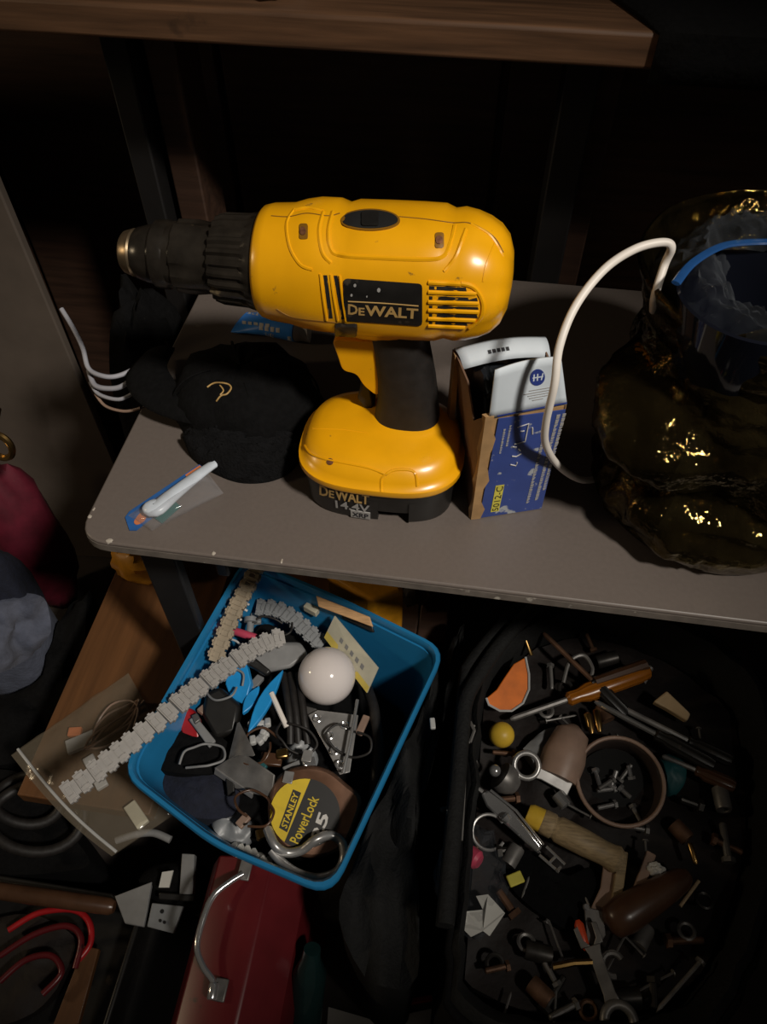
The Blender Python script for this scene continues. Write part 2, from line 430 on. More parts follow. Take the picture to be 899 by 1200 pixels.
# belly under the barrel where the handle starts
m = MB()
m.loft([superring(-.066, YC-.002, .024, .015, 3, 28, 'xy', .752), superring(-.066, YC-.002, .027, .020, 3, 28, 'xy', .758), superring(-.060, YC-.002, .034, .026, 3, 28, 'xy', .768)])
m.build('housing_belly', 'yellow', dr, smooth=50)
# chuck and clutch collar (axis along x)
def axm(z): 
    M = Matrix(((0, 0, 1), (1, 0, 0), (0, 1, 0))).to_4x4(); M.translation = V((0, YC, z)); return M
m = MB().lathe([(.022, -.1725), (.0262, -.1715), (.0278, -.166), (.0284, -.150), (.0305, -.146), (.0318, -.1405), (.030, -.139)], axm(.7935), 96,
               lambda k, h: (1.04 if (k % 4) < 2 else .97) if -.1722 < h < -.149 else 1)
m.build('clutch_collar', 'chuck_black', dr, smooth=30)
ch = MB().lathe([(.012, -.2145), (.0195, -.2140), (.0218, -.212), (.0220, -.205), (.0212, -.203), (.0212, -.199), (.0226, -.1975), (.0230, -.185), (.0224, -.176), (.0235, -.172)], axm(.793), 64,
               lambda k, h: (1.03 if (k % 8) < 5 else .97) if -.2 < h < -.178 else 1)
cho = ch.build('chuck_sleeve', 'chuck_black', dr, smooth=30)
m = MB().lathe([(.0140, -.2285), (.0165, -.226), (.0185, -.219), (.0193, -.2135), (.012, -.213)], axm(.7925), 40); m.build('chuck_nose', 'chuck_black', cho, smooth=40)
m = MB().lathe([(.0065, -.2330), (.0065, -.2362), (.0118, -.2365), (.0135, -.2350), (.0155, -.2290), (.0140, -.2270), (.006, -.2275)], axm(.7925), 40, cap=False); m.build('chuck_ring', 'chuck_metal', cho, smooth=40)
for k in range(3):
    q = 2.1*k+.5; MB().box((-.2335, YC+.0042*math.cos(q), .7925+.0042*math.sin(q)), (.008, .0035, .0035)).build('jaw', 'steel', cho, bevel=.0006)
# fittings on the housing
lb = MB(); S.decal(lb, dense(rect(403, 326, 495, 375, 5, 6.5), 3), .0007, .001, 6); lbo = lb.build('name_plate', 'black_plastic', dr)
SL = Surf(lb.bvh())
m = MB(); SL.text(m, 'D', (408, 356.0), (419.5, 357.0), (419.5, 369.0), (408, 368.0), .0003, .025)
SL.text(m, 'E', (420.3, 360.2), (427.5, 360.6), (427.5, 369.5), (420.3, 369.0), .0003, .025)
SL.text(m, 'WALT', (428, 357.2), (490.5, 361.6), (489.5, 373.6), (428, 369.6), .0003, .03); m.build('lettering', 'gold_print', lbo, smooth=0)
m = MB(); SL.strip(m, [(408, 353.2), (450, 355.4), (490.5, 358.6)], .0004, .0001, 6); m.build('plate_rule', 'gold_print', lbo)
for (x, y, s_) in ((416, 334.5, 1.1), (444, 340, 1.4), (412, 346, .9), (430, 347.5, .6)):
    m = MB(); SL.decal(m, [(x+s_*1.5*math.cos(q*.9), y+s_*1.9*math.sin(q*.9)) for q in range(7)], .0002, .0002, 1); m.build('paint_fleck', 'grey_print', lbo)
for (xa, ya, xb, yb) in ((379, 322.5, 385.5, 373), (391, 323, 400.5, 374)):
    m = MB(); S.decal(m, dense([(xa, ya), (xa+4.5, ya), (xb+4.5, yb), (xb, yb)], 5), .0002, .001, 2); m.build('vent_slot', 'black_slot', dr)
for (xa, ya, xb, yb) in ((375.5, 321, 383, 375), (387.5, 321.5, 396, 375.5), (398.5, 323, 405.5, 376)):
    m = MB(); S.strip(m, [(xa, ya), ((xa+xb)/2-.6, (ya+yb)/2), (xb, yb)], .0008, .0002); m.build('vent_rib', 'yellow', dr)
slots = ((335.5, 546, 4.5), (347.5, 559, 4.2), (358.5, 560, 3.0), (368, 559, 3.4), (377, 547, 3.0))
for (y, xe, hgt) in slots:
    m = MB(); S.decal(m, dense([(503, y-.5), (xe, y+1.4), (xe+1, y+1.4+hgt), (503, y+hgt-.5)], 5), .0002, .001, 2); m.build('vent_slot', 'black_slot', dr)
for (y, xe) in ((331, 540), (342.2, 558), (353.6, 561), (363.6, 561), (373.2, 557), (381.5, 545)):
    m = MB(); S.strip(m, [(502, y), ((502+xe)/2, y+1.0), (xe, y+2)], .0013, .0001); m.build('vent_rib', 'yellow', dr)
m = MB(); S.strip(m, [(540, 332), (554, 336), (563, 347), (566, 360), (562, 374), (550, 384)], .0013, .0002); m.build('vent_surround', 'yellow', dr)
# grip recess at the top with its slider, screws, raised panel lines, seam
m = MB(); S.decal(m, [(434+35*math.cos(q/36*6.2832), 259.5+(11.5 if q < 18 else 13.5)*math.sin(q/36*6.2832)) for q in range(36)], .0009, .001, 5); ro = m.build('recess_rim', 'yellow_line', dr)
m = MB(); S.decal(m, [(434+32.5*math.cos(q/36*6.2832), 259.5+(9.5 if q < 18 else 11.5)*math.sin(q/36*6.2832)) for q in range(36)], .0012, .001, 5); ro = m.build('gear_recess', 'black_slot', dr)
m = MB(); S.decal(m, rect(424, 251, 444, 267, 3), .0022, .001, 4); m.build('gear_slider', 'black_plastic', ro)
for (x, y) in ((355.5, 272.5), (514.5, 283)):
    m = MB(); S.decal(m, rect(x-4.5, y-10, x+5.5, y+8, 3), .0006, .001, 3); so = m.build('screw_boss', 'yellow_line', dr)
    m = MB(); S.decal(m, [(x+3.8*math.cos(q), y-1+5*math.sin(q)) for q in [k*.6283 for k in range(10)]], .0011, .001, 2); m.build('screw', 'screw_rust', so)
for nm, pts, wd in (('panel_ridge', [(345, 245), (336, 262), (340, 290), (352, 310), (366, 316)], .0012), ('panel_ridge', [(379, 248), (374, 270), (378, 296), (388, 308)], .0013),
                    ('panel_ridge', [(390, 248), (385, 270), (388, 292), (400, 299), (440, 302), (500, 304), (520, 300), (528, 284), (533, 264)], .0014),
                    ('panel_ridge', [(546, 268), (540, 285), (533, 302), (520, 318)], .0012), ('panel_ridge', [(346, 246), (362, 243.5), (378, 247)], .0014),
                    ('back_ridge', [(552, 262), (575, 276), (590, 300)], .001), ('back_ridge', [(580, 285), (570, 310), (566, 330)], .0009)):
    m = MB(); S.strip(m, pts, wd, -.0004, 8); m.build(nm, 'yellow', dr)
for pts in ([(318, 253), (338, 254), (360, 250), (384, 253), (398, 250)], [(468, 254), (500, 257), (530, 261), (552, 262), (578, 277), (590, 296)], [(324, 362), (345, 372), (395, 378)]):
    m = MB(); S.strip(m, pts, .00045, 0, 8); m.build('seam', 'yellow_line', dr)
m = MB(); S.decal(m, dense(rect(392, 379, 419, 390, 3), 2), .003, .002, 3); m.build('direction_switch', 'black_plastic', dr)
# handle grip: loft upwards
hr = []
for (z, cx, a, b) in ((.660, -.0425, .0270, .022), (.668, -.043, .0262, .0205), (.678, -.0435, .0245, .0195), (.695, -.0435, .0222, .0182), (.715, -.0455, .0210, .0180), (.735, -.0490, .0200, .0182), (.752, -.0525, .0195, .0190), (.766, -.054, .0195, .019)):
    hr.append(superring(cx, YC-.010+(z-.664)*.10, a, b, 2.5, 36, 'xy', z))
hm = MB().loft(hr); hm.build('grip', 'black_rubber', dr, smooth=60)
# trigger
def slab(poly, Y, half):
    return [PY(x, y, Y)-V((0, half, 0)) for x, y in poly], V((0, 2*half, 0))
p_, o_ = slab([(p.x, p.y) for p in roundpoly([(392, 388, 0), (446, 390, 0), (449, 420, 0), (452, 444, 0), (444, 454, 0), (428, 441, 0), (421, 428, 0), (404, 424, 0), (399, 408, 0)], 6, 4)], YC-.004, .010)
MB().prism(p_, o_).build('trigger', 'yellow', dr, bevel=.003, seg=3)
p_, o_ = slab([(425, 440), (436, 445), (440, 470), (432, 478), (420, 462)], YC, .006)
MB().prism(p_, o_).build('grip_guard', 'black_rubber', dr, bevel=.002)
# battery: black base, feet and yellow cap
BX, BY = -.0600, .403
bb = MB().loft([superring(BX, BY, .0570, .0438, 3.2, 48, 'xy', .632), superring(BX, BY, .0580, .0444, 3.2, 48, 'xy', .640), superring(BX, BY, .0592, .0455, 3.2, 48, 'xy', .656)])
bo = bb.build('battery', 'black_plastic', dr, smooth=50)
ft = MB()
ring = superring(BX, BY, .0572, .0440, 3.2, 48, 'xy', 0)
def clip(lo, hi): return [V((min(max(p.x, lo), hi), p.y, 0)) for p in ring]
for lo, hi in ((-.13, -.0575), (-.034, .02)):
    c = clip(lo, hi); f0 = MB().loft([[V((p.x, lerp(BY, p.y, .97), TZ+.0003)) for p in c], [V((p.x, lerp(BY, p.y, 1.0), TZ+.003)) for p in c], [V((p.x, lerp(BY, p.y, 1.020), .644)) for p in c]])
    f0.build('battery_foot', 'black_plastic', bo, smooth=40); ft.add(f0.v, f0.f)
sk = MB().loft([superring(BX, BY, .0586*q, .0450*q, 3.2, 72, 'xy', z) for z, q in ((TZ, .985), (.630, 1.0), (.657, 1.018))], False, False); SB = Surf(sk.bvh())
m = MB(); SB.text(m, 'D', (375, 567.5), (385, 570.5), (385, 582.5), (375, 579.0), .0006, .02); SB.text(m, 'E', (386, 573.5), (392, 575), (392, 583.5), (386, 582), .0006, .02)
SB.text(m, 'WALT', (392.5, 572.5), (433, 579.5), (432.5, 591), (393.5, 585), .0006, .03); m.build('battery_lettering', 'gold_print', bo, smooth=0)
m = MB(); SB.text(m, '14.4V', (393, 585.5), (433.5, 592.0), (433, 600.0), (394, 594.5), .0006, .02); m.build('voltage_lettering', 'grey_print', bo, smooth=0)
m = MB(); SB.decal(m, dense([(411, 597.3), (434, 601), (434, 608.5), (411.5, 605)], 3), .0005, .0004, 1); xo = m.build('battery_badge', 'grey_print', bo, smooth=0)
m = MB(); SB.text(m, 'XRP', (413, 599), (432, 602), (432, 607.2), (413, 604), .0008, .02); m.build('badge_lettering', 'ink', bo, smooth=0)
cs = []
for (z, cx, cy, a, b, n) in ((.6535, BX, BY, .0615, .0478, 2.9), (.656, BX, BY, .0628, .049, 2.9), (.6600, BX, BY, .0625, .0487, 2.9), (.6612, BX, BY, .0600, .0462, 2.8), (.6650, BX, BY+.001, .0588, .0452, 2.7),
                             (.6715, BX+.001, BY+.002, .0560, .0425, 2.6), (.6750, BX+.003, BY+.003, .0505, .037, 2.4), (.6772, BX+.006, BY+.006, .0430, .030, 2.3), (.6782, BX+.012, BY+.010, .034, .0265, 2.2), (.6795, BX+.0165, BY+.0125, .0275, .0225, 2.2), (.681, BX+.0165, BY+.0130, .0255, .0205, 2.2)):
    cs.append(superring(cx, cy, a, b, n, 56, 'xy', z))
cm = MB().loft(cs); co = cm.build('battery_cap', 'yellow', dr, smooth=60)
SC = Surf(cm.bvh())
for pts, wd in (([(366, 502), (400, 503), (430, 507)], .0006), ([(357, 522), (366, 533), (390, 540), (430, 548), (452, 556)], .0010), ([(452, 556), (462, 551), (480, 551), (487, 556), (489, 570)], .0012), ([(447, 577), (447, 562), (452, 555)], .001)):
    m = MB(); SC.strip(m, pts, wd, -.0002, 7); m.build('cap_ridge', 'yellow', co)
m = MB(); SC.decal(m, [(387+4*math.cos(k*.63), 541+4*math.sin(k*.63)) for k in range(10)], .0005, .001, 2); m.build('screw', 'screw_rust', co)
c = PY(540, 524, .418); m = MB()
m.tube([c+V((.0050*math.cos(q), -.002*math.sin(q), .0055*math.sin(q))) for q in [k*2*math.pi/16 for k in range(16)]], .0026, 8, True); m.build('lanyard_loop', 'yellow', co)
# ================================================================ lubricant tube
a = P(281, 380, TZ); b = P(350, 398, TZ)
tu = thing('metal_tube', 'small blue tube with white print lying behind the black hat', 'tube', lerp(a, b, .5))
Mt, L = frame(a, b)
def tsec(x, ry, rz): return [Mt @ V((x, ry*math.cos(k*math.pi/12), rz+rz*math.sin(k*math.pi/12)+.0002)) for k in range(24)]
tm = MB().loft([tsec(0, .0165, .0025), tsec(.004, .0165, .0028), tsec(L*.25, .0155, .006), tsec(L*.5, .0140, .0095), tsec(L*.94, .0128, .0122), tsec(L, .0122, .0118)])
to = tm.build('tube_body', 'tube_blue', tu, smooth=60)
m = MB().loft([tsec(L+.0002, .0105, .011), tsec(L+.003, .006, .0112), tsec(L+.005, .0045, .0112), tsec(L+.012, .0045, .0112)]); m.build('nozzle', 'white_print', tu)
ST = Surf(tm.bvh()); m = MB()
for (x0, y0, x1, y1, n, h) in ((286, 363, 304, 367, 4, 4), (284, 376, 318, 380, 5, 4), (304, 381, 330, 385, 4, 6)):
    for k in range(n):
        u = k/n; x = lerp(x0, x1, u); y = lerp(y0, y1, u); wd = (x1-x0)/n*.68
        ST.decal(m, [(x, y), (x+wd, y+wd*.12), (x+wd, y+h), (x, y+h-.5)], .0003, .0002, 1)
ST.text(m, 'LUBE', (309, 390), (321, 391.5), (321, 395.5), (309, 394), .0004, .01)
ST.decal(m, [(307, 396), (321, 397.5), (321, 398.5), (307, 397)], .0003, .0002, 1); ST.decal(m, [(337, 394), (342, 394.5), (342, 399), (337, 398)], .0003, .0002, 1)
m.build('tube_print', 'white_print', tu, smooth=0)
# ================================================================ black cap and knit glove
cc = P(277, 470, TZ+.02); cc.z = TZ
cp = thing('baseball_hat', 'black cloth hat with curved brim and small gold emblem lying on the table', 'hat', cc)
crn = MB(); rr = []
for k in range(13):
    t = k/12; z = TZ+.002+.046*math.sin(t*math.pi/2); s_ = max(.02, math.cos(t*math.pi/2)**.55)
    ring = []
    for i in range(40):
        q = 2*math.pi*i/40; p = V((cc.x+.004+.064*s_*math.cos(q), cc.y+.012+.056*s_*math.sin(q), z))
        p += V((math.cos(q), math.sin(q), .4))*(.006*fbm((math.cos(q)*2, math.sin(q)*2, t*2), 1.2, 4)); ring.append(p)
    rr.append(ring)
crn.loft(rr); co_ = crn.build('crown', 'black_cloth_and_shade', cp, smooth=60)
# brim: curved tongue towards the left and front
brim_px = [(176, 418), (152, 445), (156, 468), (180, 488), (225, 503), (262, 506), (300, 492), (320, 470)]
edge = spline([P(x, y, TZ+.013) for x, y in brim_px], 5); inner = spline([P(x, y, TZ+.022) for x, y in [(205, 410), (196, 430), (205, 448), (222, 462), (245, 472), (268, 476), (292, 472), (312, 462)]], 5)
m = MB(); n = len(edge)
def bf(u, v):
    i = min(n-1, int(round(u*(n-1)))); p = lerp(inner[i], edge[i], v); p.z += .010*math.sin(v*math.pi*.6)*(1-.5*v) + .001; return p
m.grid(n-1, 6, bf); m.build('brim', 'black_cloth_and_shade', cp, smooth=60, solid=.003)
SK = Surf(crn.bvh()); m = MB()
SK.strip(m, [(243, 454), (252, 449), (266, 450), (271, 455), (266, 462), (259, 464), (254, 470)], .0007, .0004, 5); SK.strip(m, [(258, 452), (262, 458), (258, 463)], .0006, .0004, 4)
m.build('emblem', 'gold_print', co_)
m = MB(); SK.decal(m, [(366, 452), (376, 456), (370, 462)], .001, .001, 1)
for k in range(4):
    q = k*math.pi/2+.4; p = [V((cc.x+.004+.064*math.cos(q)*math.cos(t)**.55, cc.y+.012+.056*math.sin(q)*math.cos(t)**.55, TZ+.0032+.046*math.sin(t))) for t in [j*.14 for j in range(11)]]
    m = MB().tube(p, .0009, 5); m.build('crown_seam', 'black_cloth_and_shade', co_)
# ribbed glove cuff in front
gp = [P(x, y, TZ+.004) for x, y in [(214, 512), (240, 506), (280, 500), (330, 500), (352, 520), (345, 545), (320, 560), (285, 563), (255, 554), (226, 536)]]
gol = [(p.x, p.y) for p in spline(gp+[gp[0]], 5)[:-1]]
m = MB(); gc = sum(gp, V())/len(gp)
def gz(x, y):
    d = ((x-gc.x)/.055)**2+((y-gc.y)/.026)**2; return TZ+.004+.020*math.sqrt(max(0, 1-min(1, d)))+.0030*math.sin((y*.9-x*.25)*1000)
heap(m, gol, gz, TZ+.0003, 16, .004, 30, 2)
m.one('knit_glove', 'black_knit', 'black ribbed knit glove bunched in front of the black hat', 'glove', smooth=60)
# ================================================================ toothbrush in its blister pack
def W(x, y, h=0.0): return P(x, y, TZ+h)
tp = thing('toothbrush_pack', 'blue and orange blister pack with a white toothbrush at the table corner', 'toothbrush pack', (P(200, 585, TZ)))
def pl(pxs, z0, th, mb=None):
    mb = mb or MB(); return mb.prism([P(x, y, z0) for x, y in pxs], (0, 0, th))
pl([(147, 607), (152, 600), (234, 545), (241, 550), (238, 560), (160, 622), (152, 622)], TZ+.0004, .001).build('card', 'pack_blue', tp, smooth=0)
pl([(217, 557), (234, 545.5), (240, 550), (222, 562)], TZ+.0016, .0004).build('card_stripe', 'pack_orange', tp, smooth=0)
pl([(p.x, p.y) for p in roundpoly([(156, 612, 0), (165, 600, 0), (173, 602, 0), (170, 611, 0), (160, 616, 0)], 5, 4)], TZ+.0016, .0004).build('card_dot', 'pack_orange', tp, smooth=0)
pl([(176, 604), (205, 588), (212, 594), (190, 614)], TZ+.0006, .001).build('card_green', 'pack_green', tp, smooth=0)
bp_ = [W(177, 590, .008), W(183, 596, .009), W(200, 582, .010), (W(220, 566, .010)), W(240, 551, .010), W(262, 536, .009)]
m = MB().tube(spline(bp_, 6), [lerp(.0090, .0046, min(1, k/26)) if k > 2 else .0060+.001*k for k in range(31)], 12, flat=.6); m.build('toothbrush_handle', 'brush_white', tp, smooth=60)
m = MB()
def blf(u, v):
    a = lerp(V((150, 604, 0)), V((238, 547, 0)), u); b = lerp(V((178, 622, 0)), V((262, 578, 0)), u); p = lerp(a, b, v)
    return W(p.x, p.y, .0016+.014*math.sin(math.pi*min(1, v*1.0))**.5*math.sin(math.pi*u)**.35)
m.grid(24, 12, blf); m.build('blister', 'blister', tp, smooth=60)
# ================================================================ parts box
f0 = V((.0140, .372, TZ)); f1 = V((.0655, .390, TZ)); ux = (f1-f0).normalized(); uy = V((-ux.y, ux.x, 0)); BW = (f1-f0).length; BD = .058
bxo = thing('parts_box', 'worn open cardboard box with blue printed front and raised white flap', 'box', f0+ux*BW/2+uy*BD/2)
def B(u, d, z): return f0+ux*(u*BW)+uy*(d*BD)+V((0, 0, z))
def panel(pts, th, nrm, name, mt, par, **k): return MB().prism(pts, nrm*th).build(name, mt, par, **k)
HT = .108
panel([B(0, 0, .0004), B(1, 0, .0004), B(1, 0, HT), B(0, 0, HT)], .0012, uy, 'front_panel', 'kraft', bxo, bevel=.0003)
panel([B(-.02, 0, .0004), B(.04, .5, .0004), B(.07, 1, .0004), B(.0, 1, .05), B(-.16, 1, .118), B(-.12, .5, .114), B(-.10, .18, .095), B(-.02, 0, HT)], .0012, ux, 'side_panel', 'card_brown', bxo)
panel([B(1, 0, .0004), B(1, 1, .0004), B(1.0, 1, .118), B(.99, 0, HT+.004)], .0012, -ux, 'side_panel', 'card_brown', bxo)
panel([B(.07, 1, .0004), B(1, 1, .0004), B(1.02, 1, .118), B(-.16, 1, .118)], .0012, -uy, 'back_panel', 'card_brown', bxo)
panel([B(0, 0, .0004), B(1, 0, .0004), B(1, 1, .0004), B(0, 1, .0004)], .001, V((0, 0, 1)), 'bottom_panel', 'card_brown', bxo)
# torn kraft corner strip
m = MB(); m.loft([[B(-.05, .03, z)+V((.001*math.sin(z*400), 0, 0)), B(-.03, -.02, z), B(.10+.05*math.sin(z*170), -.025, z), B(.06, .05, z)] for z in [.0004+k*.0108 for k in range(11)]]); m.build('torn_edge', 'kraft', bxo, smooth=0)
m = MB(); m.loft([[B(-.17, .90, z), B(-.17, 1.03, z), B(-.10, 1.03, z), B(-.10, .90, z)] for z in (.055, .08, .117)]); m.build('torn_edge', 'kraft', bxo, smooth=0)
# blue printed face
fp = panel([B(.09, -.020, .001), B(1.0, -.020, .001), B(.99, -.020, HT-.003), B(.14, -.020, HT-.003)], .0008, uy, 'printed_face', 'box_blue', bxo, smooth=0)
def FQ(u, v): return B(u, -.026, v*HT)
m = MB()
for cx_, a, b, wd, st in ((.74, .10, .93, .045, .021), (.86, .12, .93, .045, .024), (.935, .22, .93, .045, .022), (.20, .66, .86, .028, .013), (.27, .72, .90, .028, .013)):
    v = a
    while v < b:
        l = random.uniform(.3, 1.6)*st; q = cx_+v*.03
        m.prism([FQ(q, v), FQ(q+wd*random.uniform(.4, 1), v), FQ(q+wd, v+l), FQ(q, v+l)], uy*.0003); v += l+.008
m.build('fine_print', 'grey_print', fp, smooth=0)['kind'] = 'stuff'
m = MB()
for pts in ([(.40, .88), (.54, .90), (.54, .74), (.40, .73)], [(.38, .71), (.44, .70)], [(.47, .68), (.50, .66)], [(.40, .62), (.46, .61), (.52, .63)], [(.40, .54), (.48, .52), (.49, .55)], [(.60, .86), (.62, .80)], [(.45, .84), (.50, .84)]):
    m.tube([FQ(u, v) for u, v in pts], .0005, 5)
m.build('circuit_print', 'white_print', fp)
m = MB().prism([FQ(.24, .06), FQ(.36, .06), FQ(.37, .34), FQ(.25, .34)], uy*.0003); yl = m.build('yellow_sticker', 'label_yellow', fp, smooth=0)
m = MB(); q = quad(B(.26, -.030, .07*HT), B(.265, -.030, .33*HT), B(.36, -.030, .33*HT), B(.345, -.030, .07*HT)); put_text(m, '5012-C', q); m.build('sticker_lettering', 'ink', yl, smooth=0)
# raised white flap with emblem
def FL(u, v): return B(lerp(.02, .99-.20*v, u), -.01+.03*v+.05*math.sin(u*3.1)*v, HT-.002+v*.040+(.004*u))
m = MB().grid(12, 6, FL); wf = m.build('front_flap', 'card_white', bxo, smooth=60, solid=.001)
def FE(u, v): return FL(u, v)-uy*.0009
m = MB(); N = 28
ringo = [FE(.64+.105*math.cos(k*2*math.pi/N), .66+.16*math.sin(k*2*math.pi/N)) for k in range(N)]
m.add(ringo, [tuple(range(N))]); em = m.build('flap_emblem', 'ink_blue', wf, smooth=0)
m = MB()
for x0, a in ((.575, 0), (.625, 0), (.68, .02)):
    m.prism([FE(x0, .60)-uy*.0002, FE(x0+.018, .60)-uy*.0002, FE(x0+.030+a, .73)-uy*.0002, FE(x0+.012+a, .73)-uy*.0002], uy*.0001)
m.prism([FE(.57, .655)-uy*.0002, FE(.72, .655)-uy*.0002, FE(.72, .675)-uy*.0002, FE(.57, .675)-uy*.0002], uy*.0001)
m.build('emblem_strokes', 'card_white', em, smooth=0)
m = MB()
for k, (a, b) in enumerate(((.52, .80), (.44, .80), (.50, .78), (.52, .76), (.56, .70))):
    v = .42-k*.05; m.prism([FE(a, v), FE(b, v), FE(b, v+.012), FE(a, v+.012)], -uy*.0002)
m.build('flap_print', 'grey_print', wf, smooth=0)
m = MB().prism([FE(.10, .03), FE(1.0, .03), FE(1.0, .06), FE(.10, .06)], -uy*.0002); m.build('flap_stripe', 'ink_blue', wf, smooth=0)
# back flap lying over the top
def BF(u, v): return B(lerp(-.16, 1.04, u)+.06*v*(1-u), 1.0-.26*v, .1185+.006*v-.012*v*v+.004*math.sin(u*3))
m = MB().grid(10, 5, BF); kf = m.build('back_flap', 'card_white', bxo, smooth=60, solid=.001)
m = MB()
for k in range(5): m.prism([BF(.30+k*.05, .62)+V((0, 0, .0009)), BF(.335+k*.05, .62)+V((0, 0, .0009)), BF(.335+k*.05, .76)+V((0, 0, .0009)), BF(.30+k*.05, .76)+V((0, 0, .0009))], (0, 0, .0002))
m.build('flap_print', 'ink', kf, smooth=0)
m = MB(); hol = [B(u, d, 0) for u, d in ((.02, .06), (.5, .05), (.97, .06), (.97, .5), (.96, .94), (.5, .95), (.10, .94), (.08, .5))]
heap(m, [(p.x, p.y) for p in spline(hol+[hol[0]], 4)[:-1]], lambda x, y: TZ+.104, TZ+.002, 10, .022, 42, 9)
m.one('black_foil_bag', 'foil_black', 'crumpled shiny black bag stuffed inside the open cardboard box', 'bag', smooth=30)
# ================================================================ glass jar on the right
VC = V((.193, .426, TZ))
def vr(q, z):
    t = (z-TZ)
    prof = [(0, .074), (.006, .084), (.025, .0925), (.045, .091), (.062, .077), (.075, .075), (.10, .080), (.125, .082), (.145, .083), (.165, .089), (.183, .096)]
    for (z0, r0), (z1, r1) in zip(prof, prof[1:]):
        if t <= z1: u = (t-z0)/(z1-z0); u = u*u*(3-2*u); r = lerp(r0, r1, u); break
    else: r = prof[-1][1]
    def bump(q0, t0, sq, st, a, sl=0):
        d = (q-q0+math.pi) % (2*math.pi)-math.pi; return a*math.exp(-(d/sq)**4-((t-t0-sl*d)/st)**4)
    r += bump(math.radians(214), .100, .50, .020, .040, -.028)       # big cheek lobe
    r += bump(math.radians(300), .085, .45, .020, .020, .02)
    r += bump(math.radians(120), .095, .5, .02, .02) + bump(math.radians(30), .095, .5, .02, .02)
    r += bump(math.radians(235), .030, .35, .016, .004) - bump(math.radians(262), .055, .22, .02, .006)
    d_ = V((math.cos(q), math.sin(q), t*9))
    return r+(.0022*math.sin(q*9+t*60)+.0040*fbm(d_, 3.2, 7)+.0034*fbm(d_, 9, 8))*(1 if .01 < t < .15 else .15)
vz = [TZ+.0004+.1826*k/80 for k in range(81)]
def vring(z, s=0): return [V((VC.x+(vr(q, z)-s)*math.cos(q), VC.y+.026*min(1, (z-TZ)/.18)**1.5+(vr(q, z)-s)*math.sin(q), z)) for q in [2*math.pi*i/96 for i in range(160)]]
m = MB(); rs = [vring(z) for z in vz]; ins = [vring(max(z, TZ+.006), .004) for z in reversed(vz)]
lip = [[a+V((0, 0, .0015)) for a in vring(vz[-1], .002)]]
m.loft(rs+lip+ins)
m.one('glass_jar', 'smoke_glass', 'smoky iridescent lobed glass jar with wide mouth on the table', 'jar', smooth=70)
VIN = m
# clear plastic bag stuffed into the mouth, black bowl and blue strip within
m = MB(); nq = 72
def bagp(u, v):
    q = u*2*math.pi; rad = lerp(.087, .046, v); z = TZ+.158+.034*math.sin(math.pi*v*.75)+(.010*fbm((math.cos(q)*2, math.sin(q)*2, v*2.4), 1.6, 11)+.010*abs(fbm((math.cos(q)*5, math.sin(q)*5, v*3), 1.6, 12)))*(1-.5*v)
    return V((VC.x+rad*math.cos(q)*(1-.06*abs(fbm((q*2, v*3, 1), 1.5, 2))), VC.y+.022-.022*v+rad*math.sin(q), z))
m.grid(140, 16, bagp)
m.one('plastic_bag', 'clear_film', 'crinkled clear plastic bag bulging out of the glass jar mouth', 'plastic bag', smooth=60)
BC = P(888, 349, TZ+.19); BC.z = 0
m = MB().lathe([(.026, TZ+.120), (.034, TZ+.135), (.043, TZ+.172), (.047, TZ+.192), (.0455, TZ+.193), (.040, TZ+.172), (.030, TZ+.140), (.01, TZ+.134)], Matrix.Translation((BC.x, BC.y, 0)), 48)
m.one('black_bowl', 'dark_glass_bowl', 'glossy black round cup inside the plastic bag in the jar', 'cup', smooth=50)
m = MB(); st = spline([P(792, 332, TZ+.198), P(812, 308, TZ+.200), P(845, 289, TZ+.201), P(880, 284, TZ+.202), P(930, 284, TZ+.202)], 8)
m.tube(st, .0028, 8, flat=.5); m.one('blue_strap', 'blue_film', 'translucent blue strap curving along the rim of the black cup', 'strap')
m = MB(); m.add([], [])
blob(m, (VC.x, VC.y, TZ+.052), (.066, .066, .044), .25, 21, 3, 30, 16, TZ+.008)
m.one('dark_cloth_wad', 'black_cloth_and_shade', 'dark cloth wad seen through the side of the glass jar', 'cloth')
m = MB(); blob(m, (VC.x+.01, VC.y-.012, TZ+.112), (.030, .030, .016), .3, 22, 3, 20, 10)
m.one('ash_cloth_wad', 'black_cloth_and_shade', 'black cloth wad beneath the round cup inside the glass jar', 'cloth')
# white cord
cpts = [P(766, 364, TZ+.165), P(768, 345, TZ+.180), P(779, 310, TZ+.193), P(787, 290, TZ+.205), P(776, 284, TZ+.208), P(744, 292, TZ+.206), P(708, 316, TZ+.200), P(675, 358, TZ+.186), P(656, 405, TZ+.170), P(650, 450, TZ+.149), P(640, 495, TZ+.116), P(640, 522, TZ+.088), P(655, 546, TZ+.050), P(680, 562, TZ+.018), P(705, 560, TZ+.0026), P(722, 551, TZ+.0026), P(740, 535, TZ+.0026)]
m = MB().tube(spline(cpts, 8), .0026, 10); m.one('power_cord', 'cord_white', 'white round cord looping from the glass jar down to the table', 'cord', smooth=60)
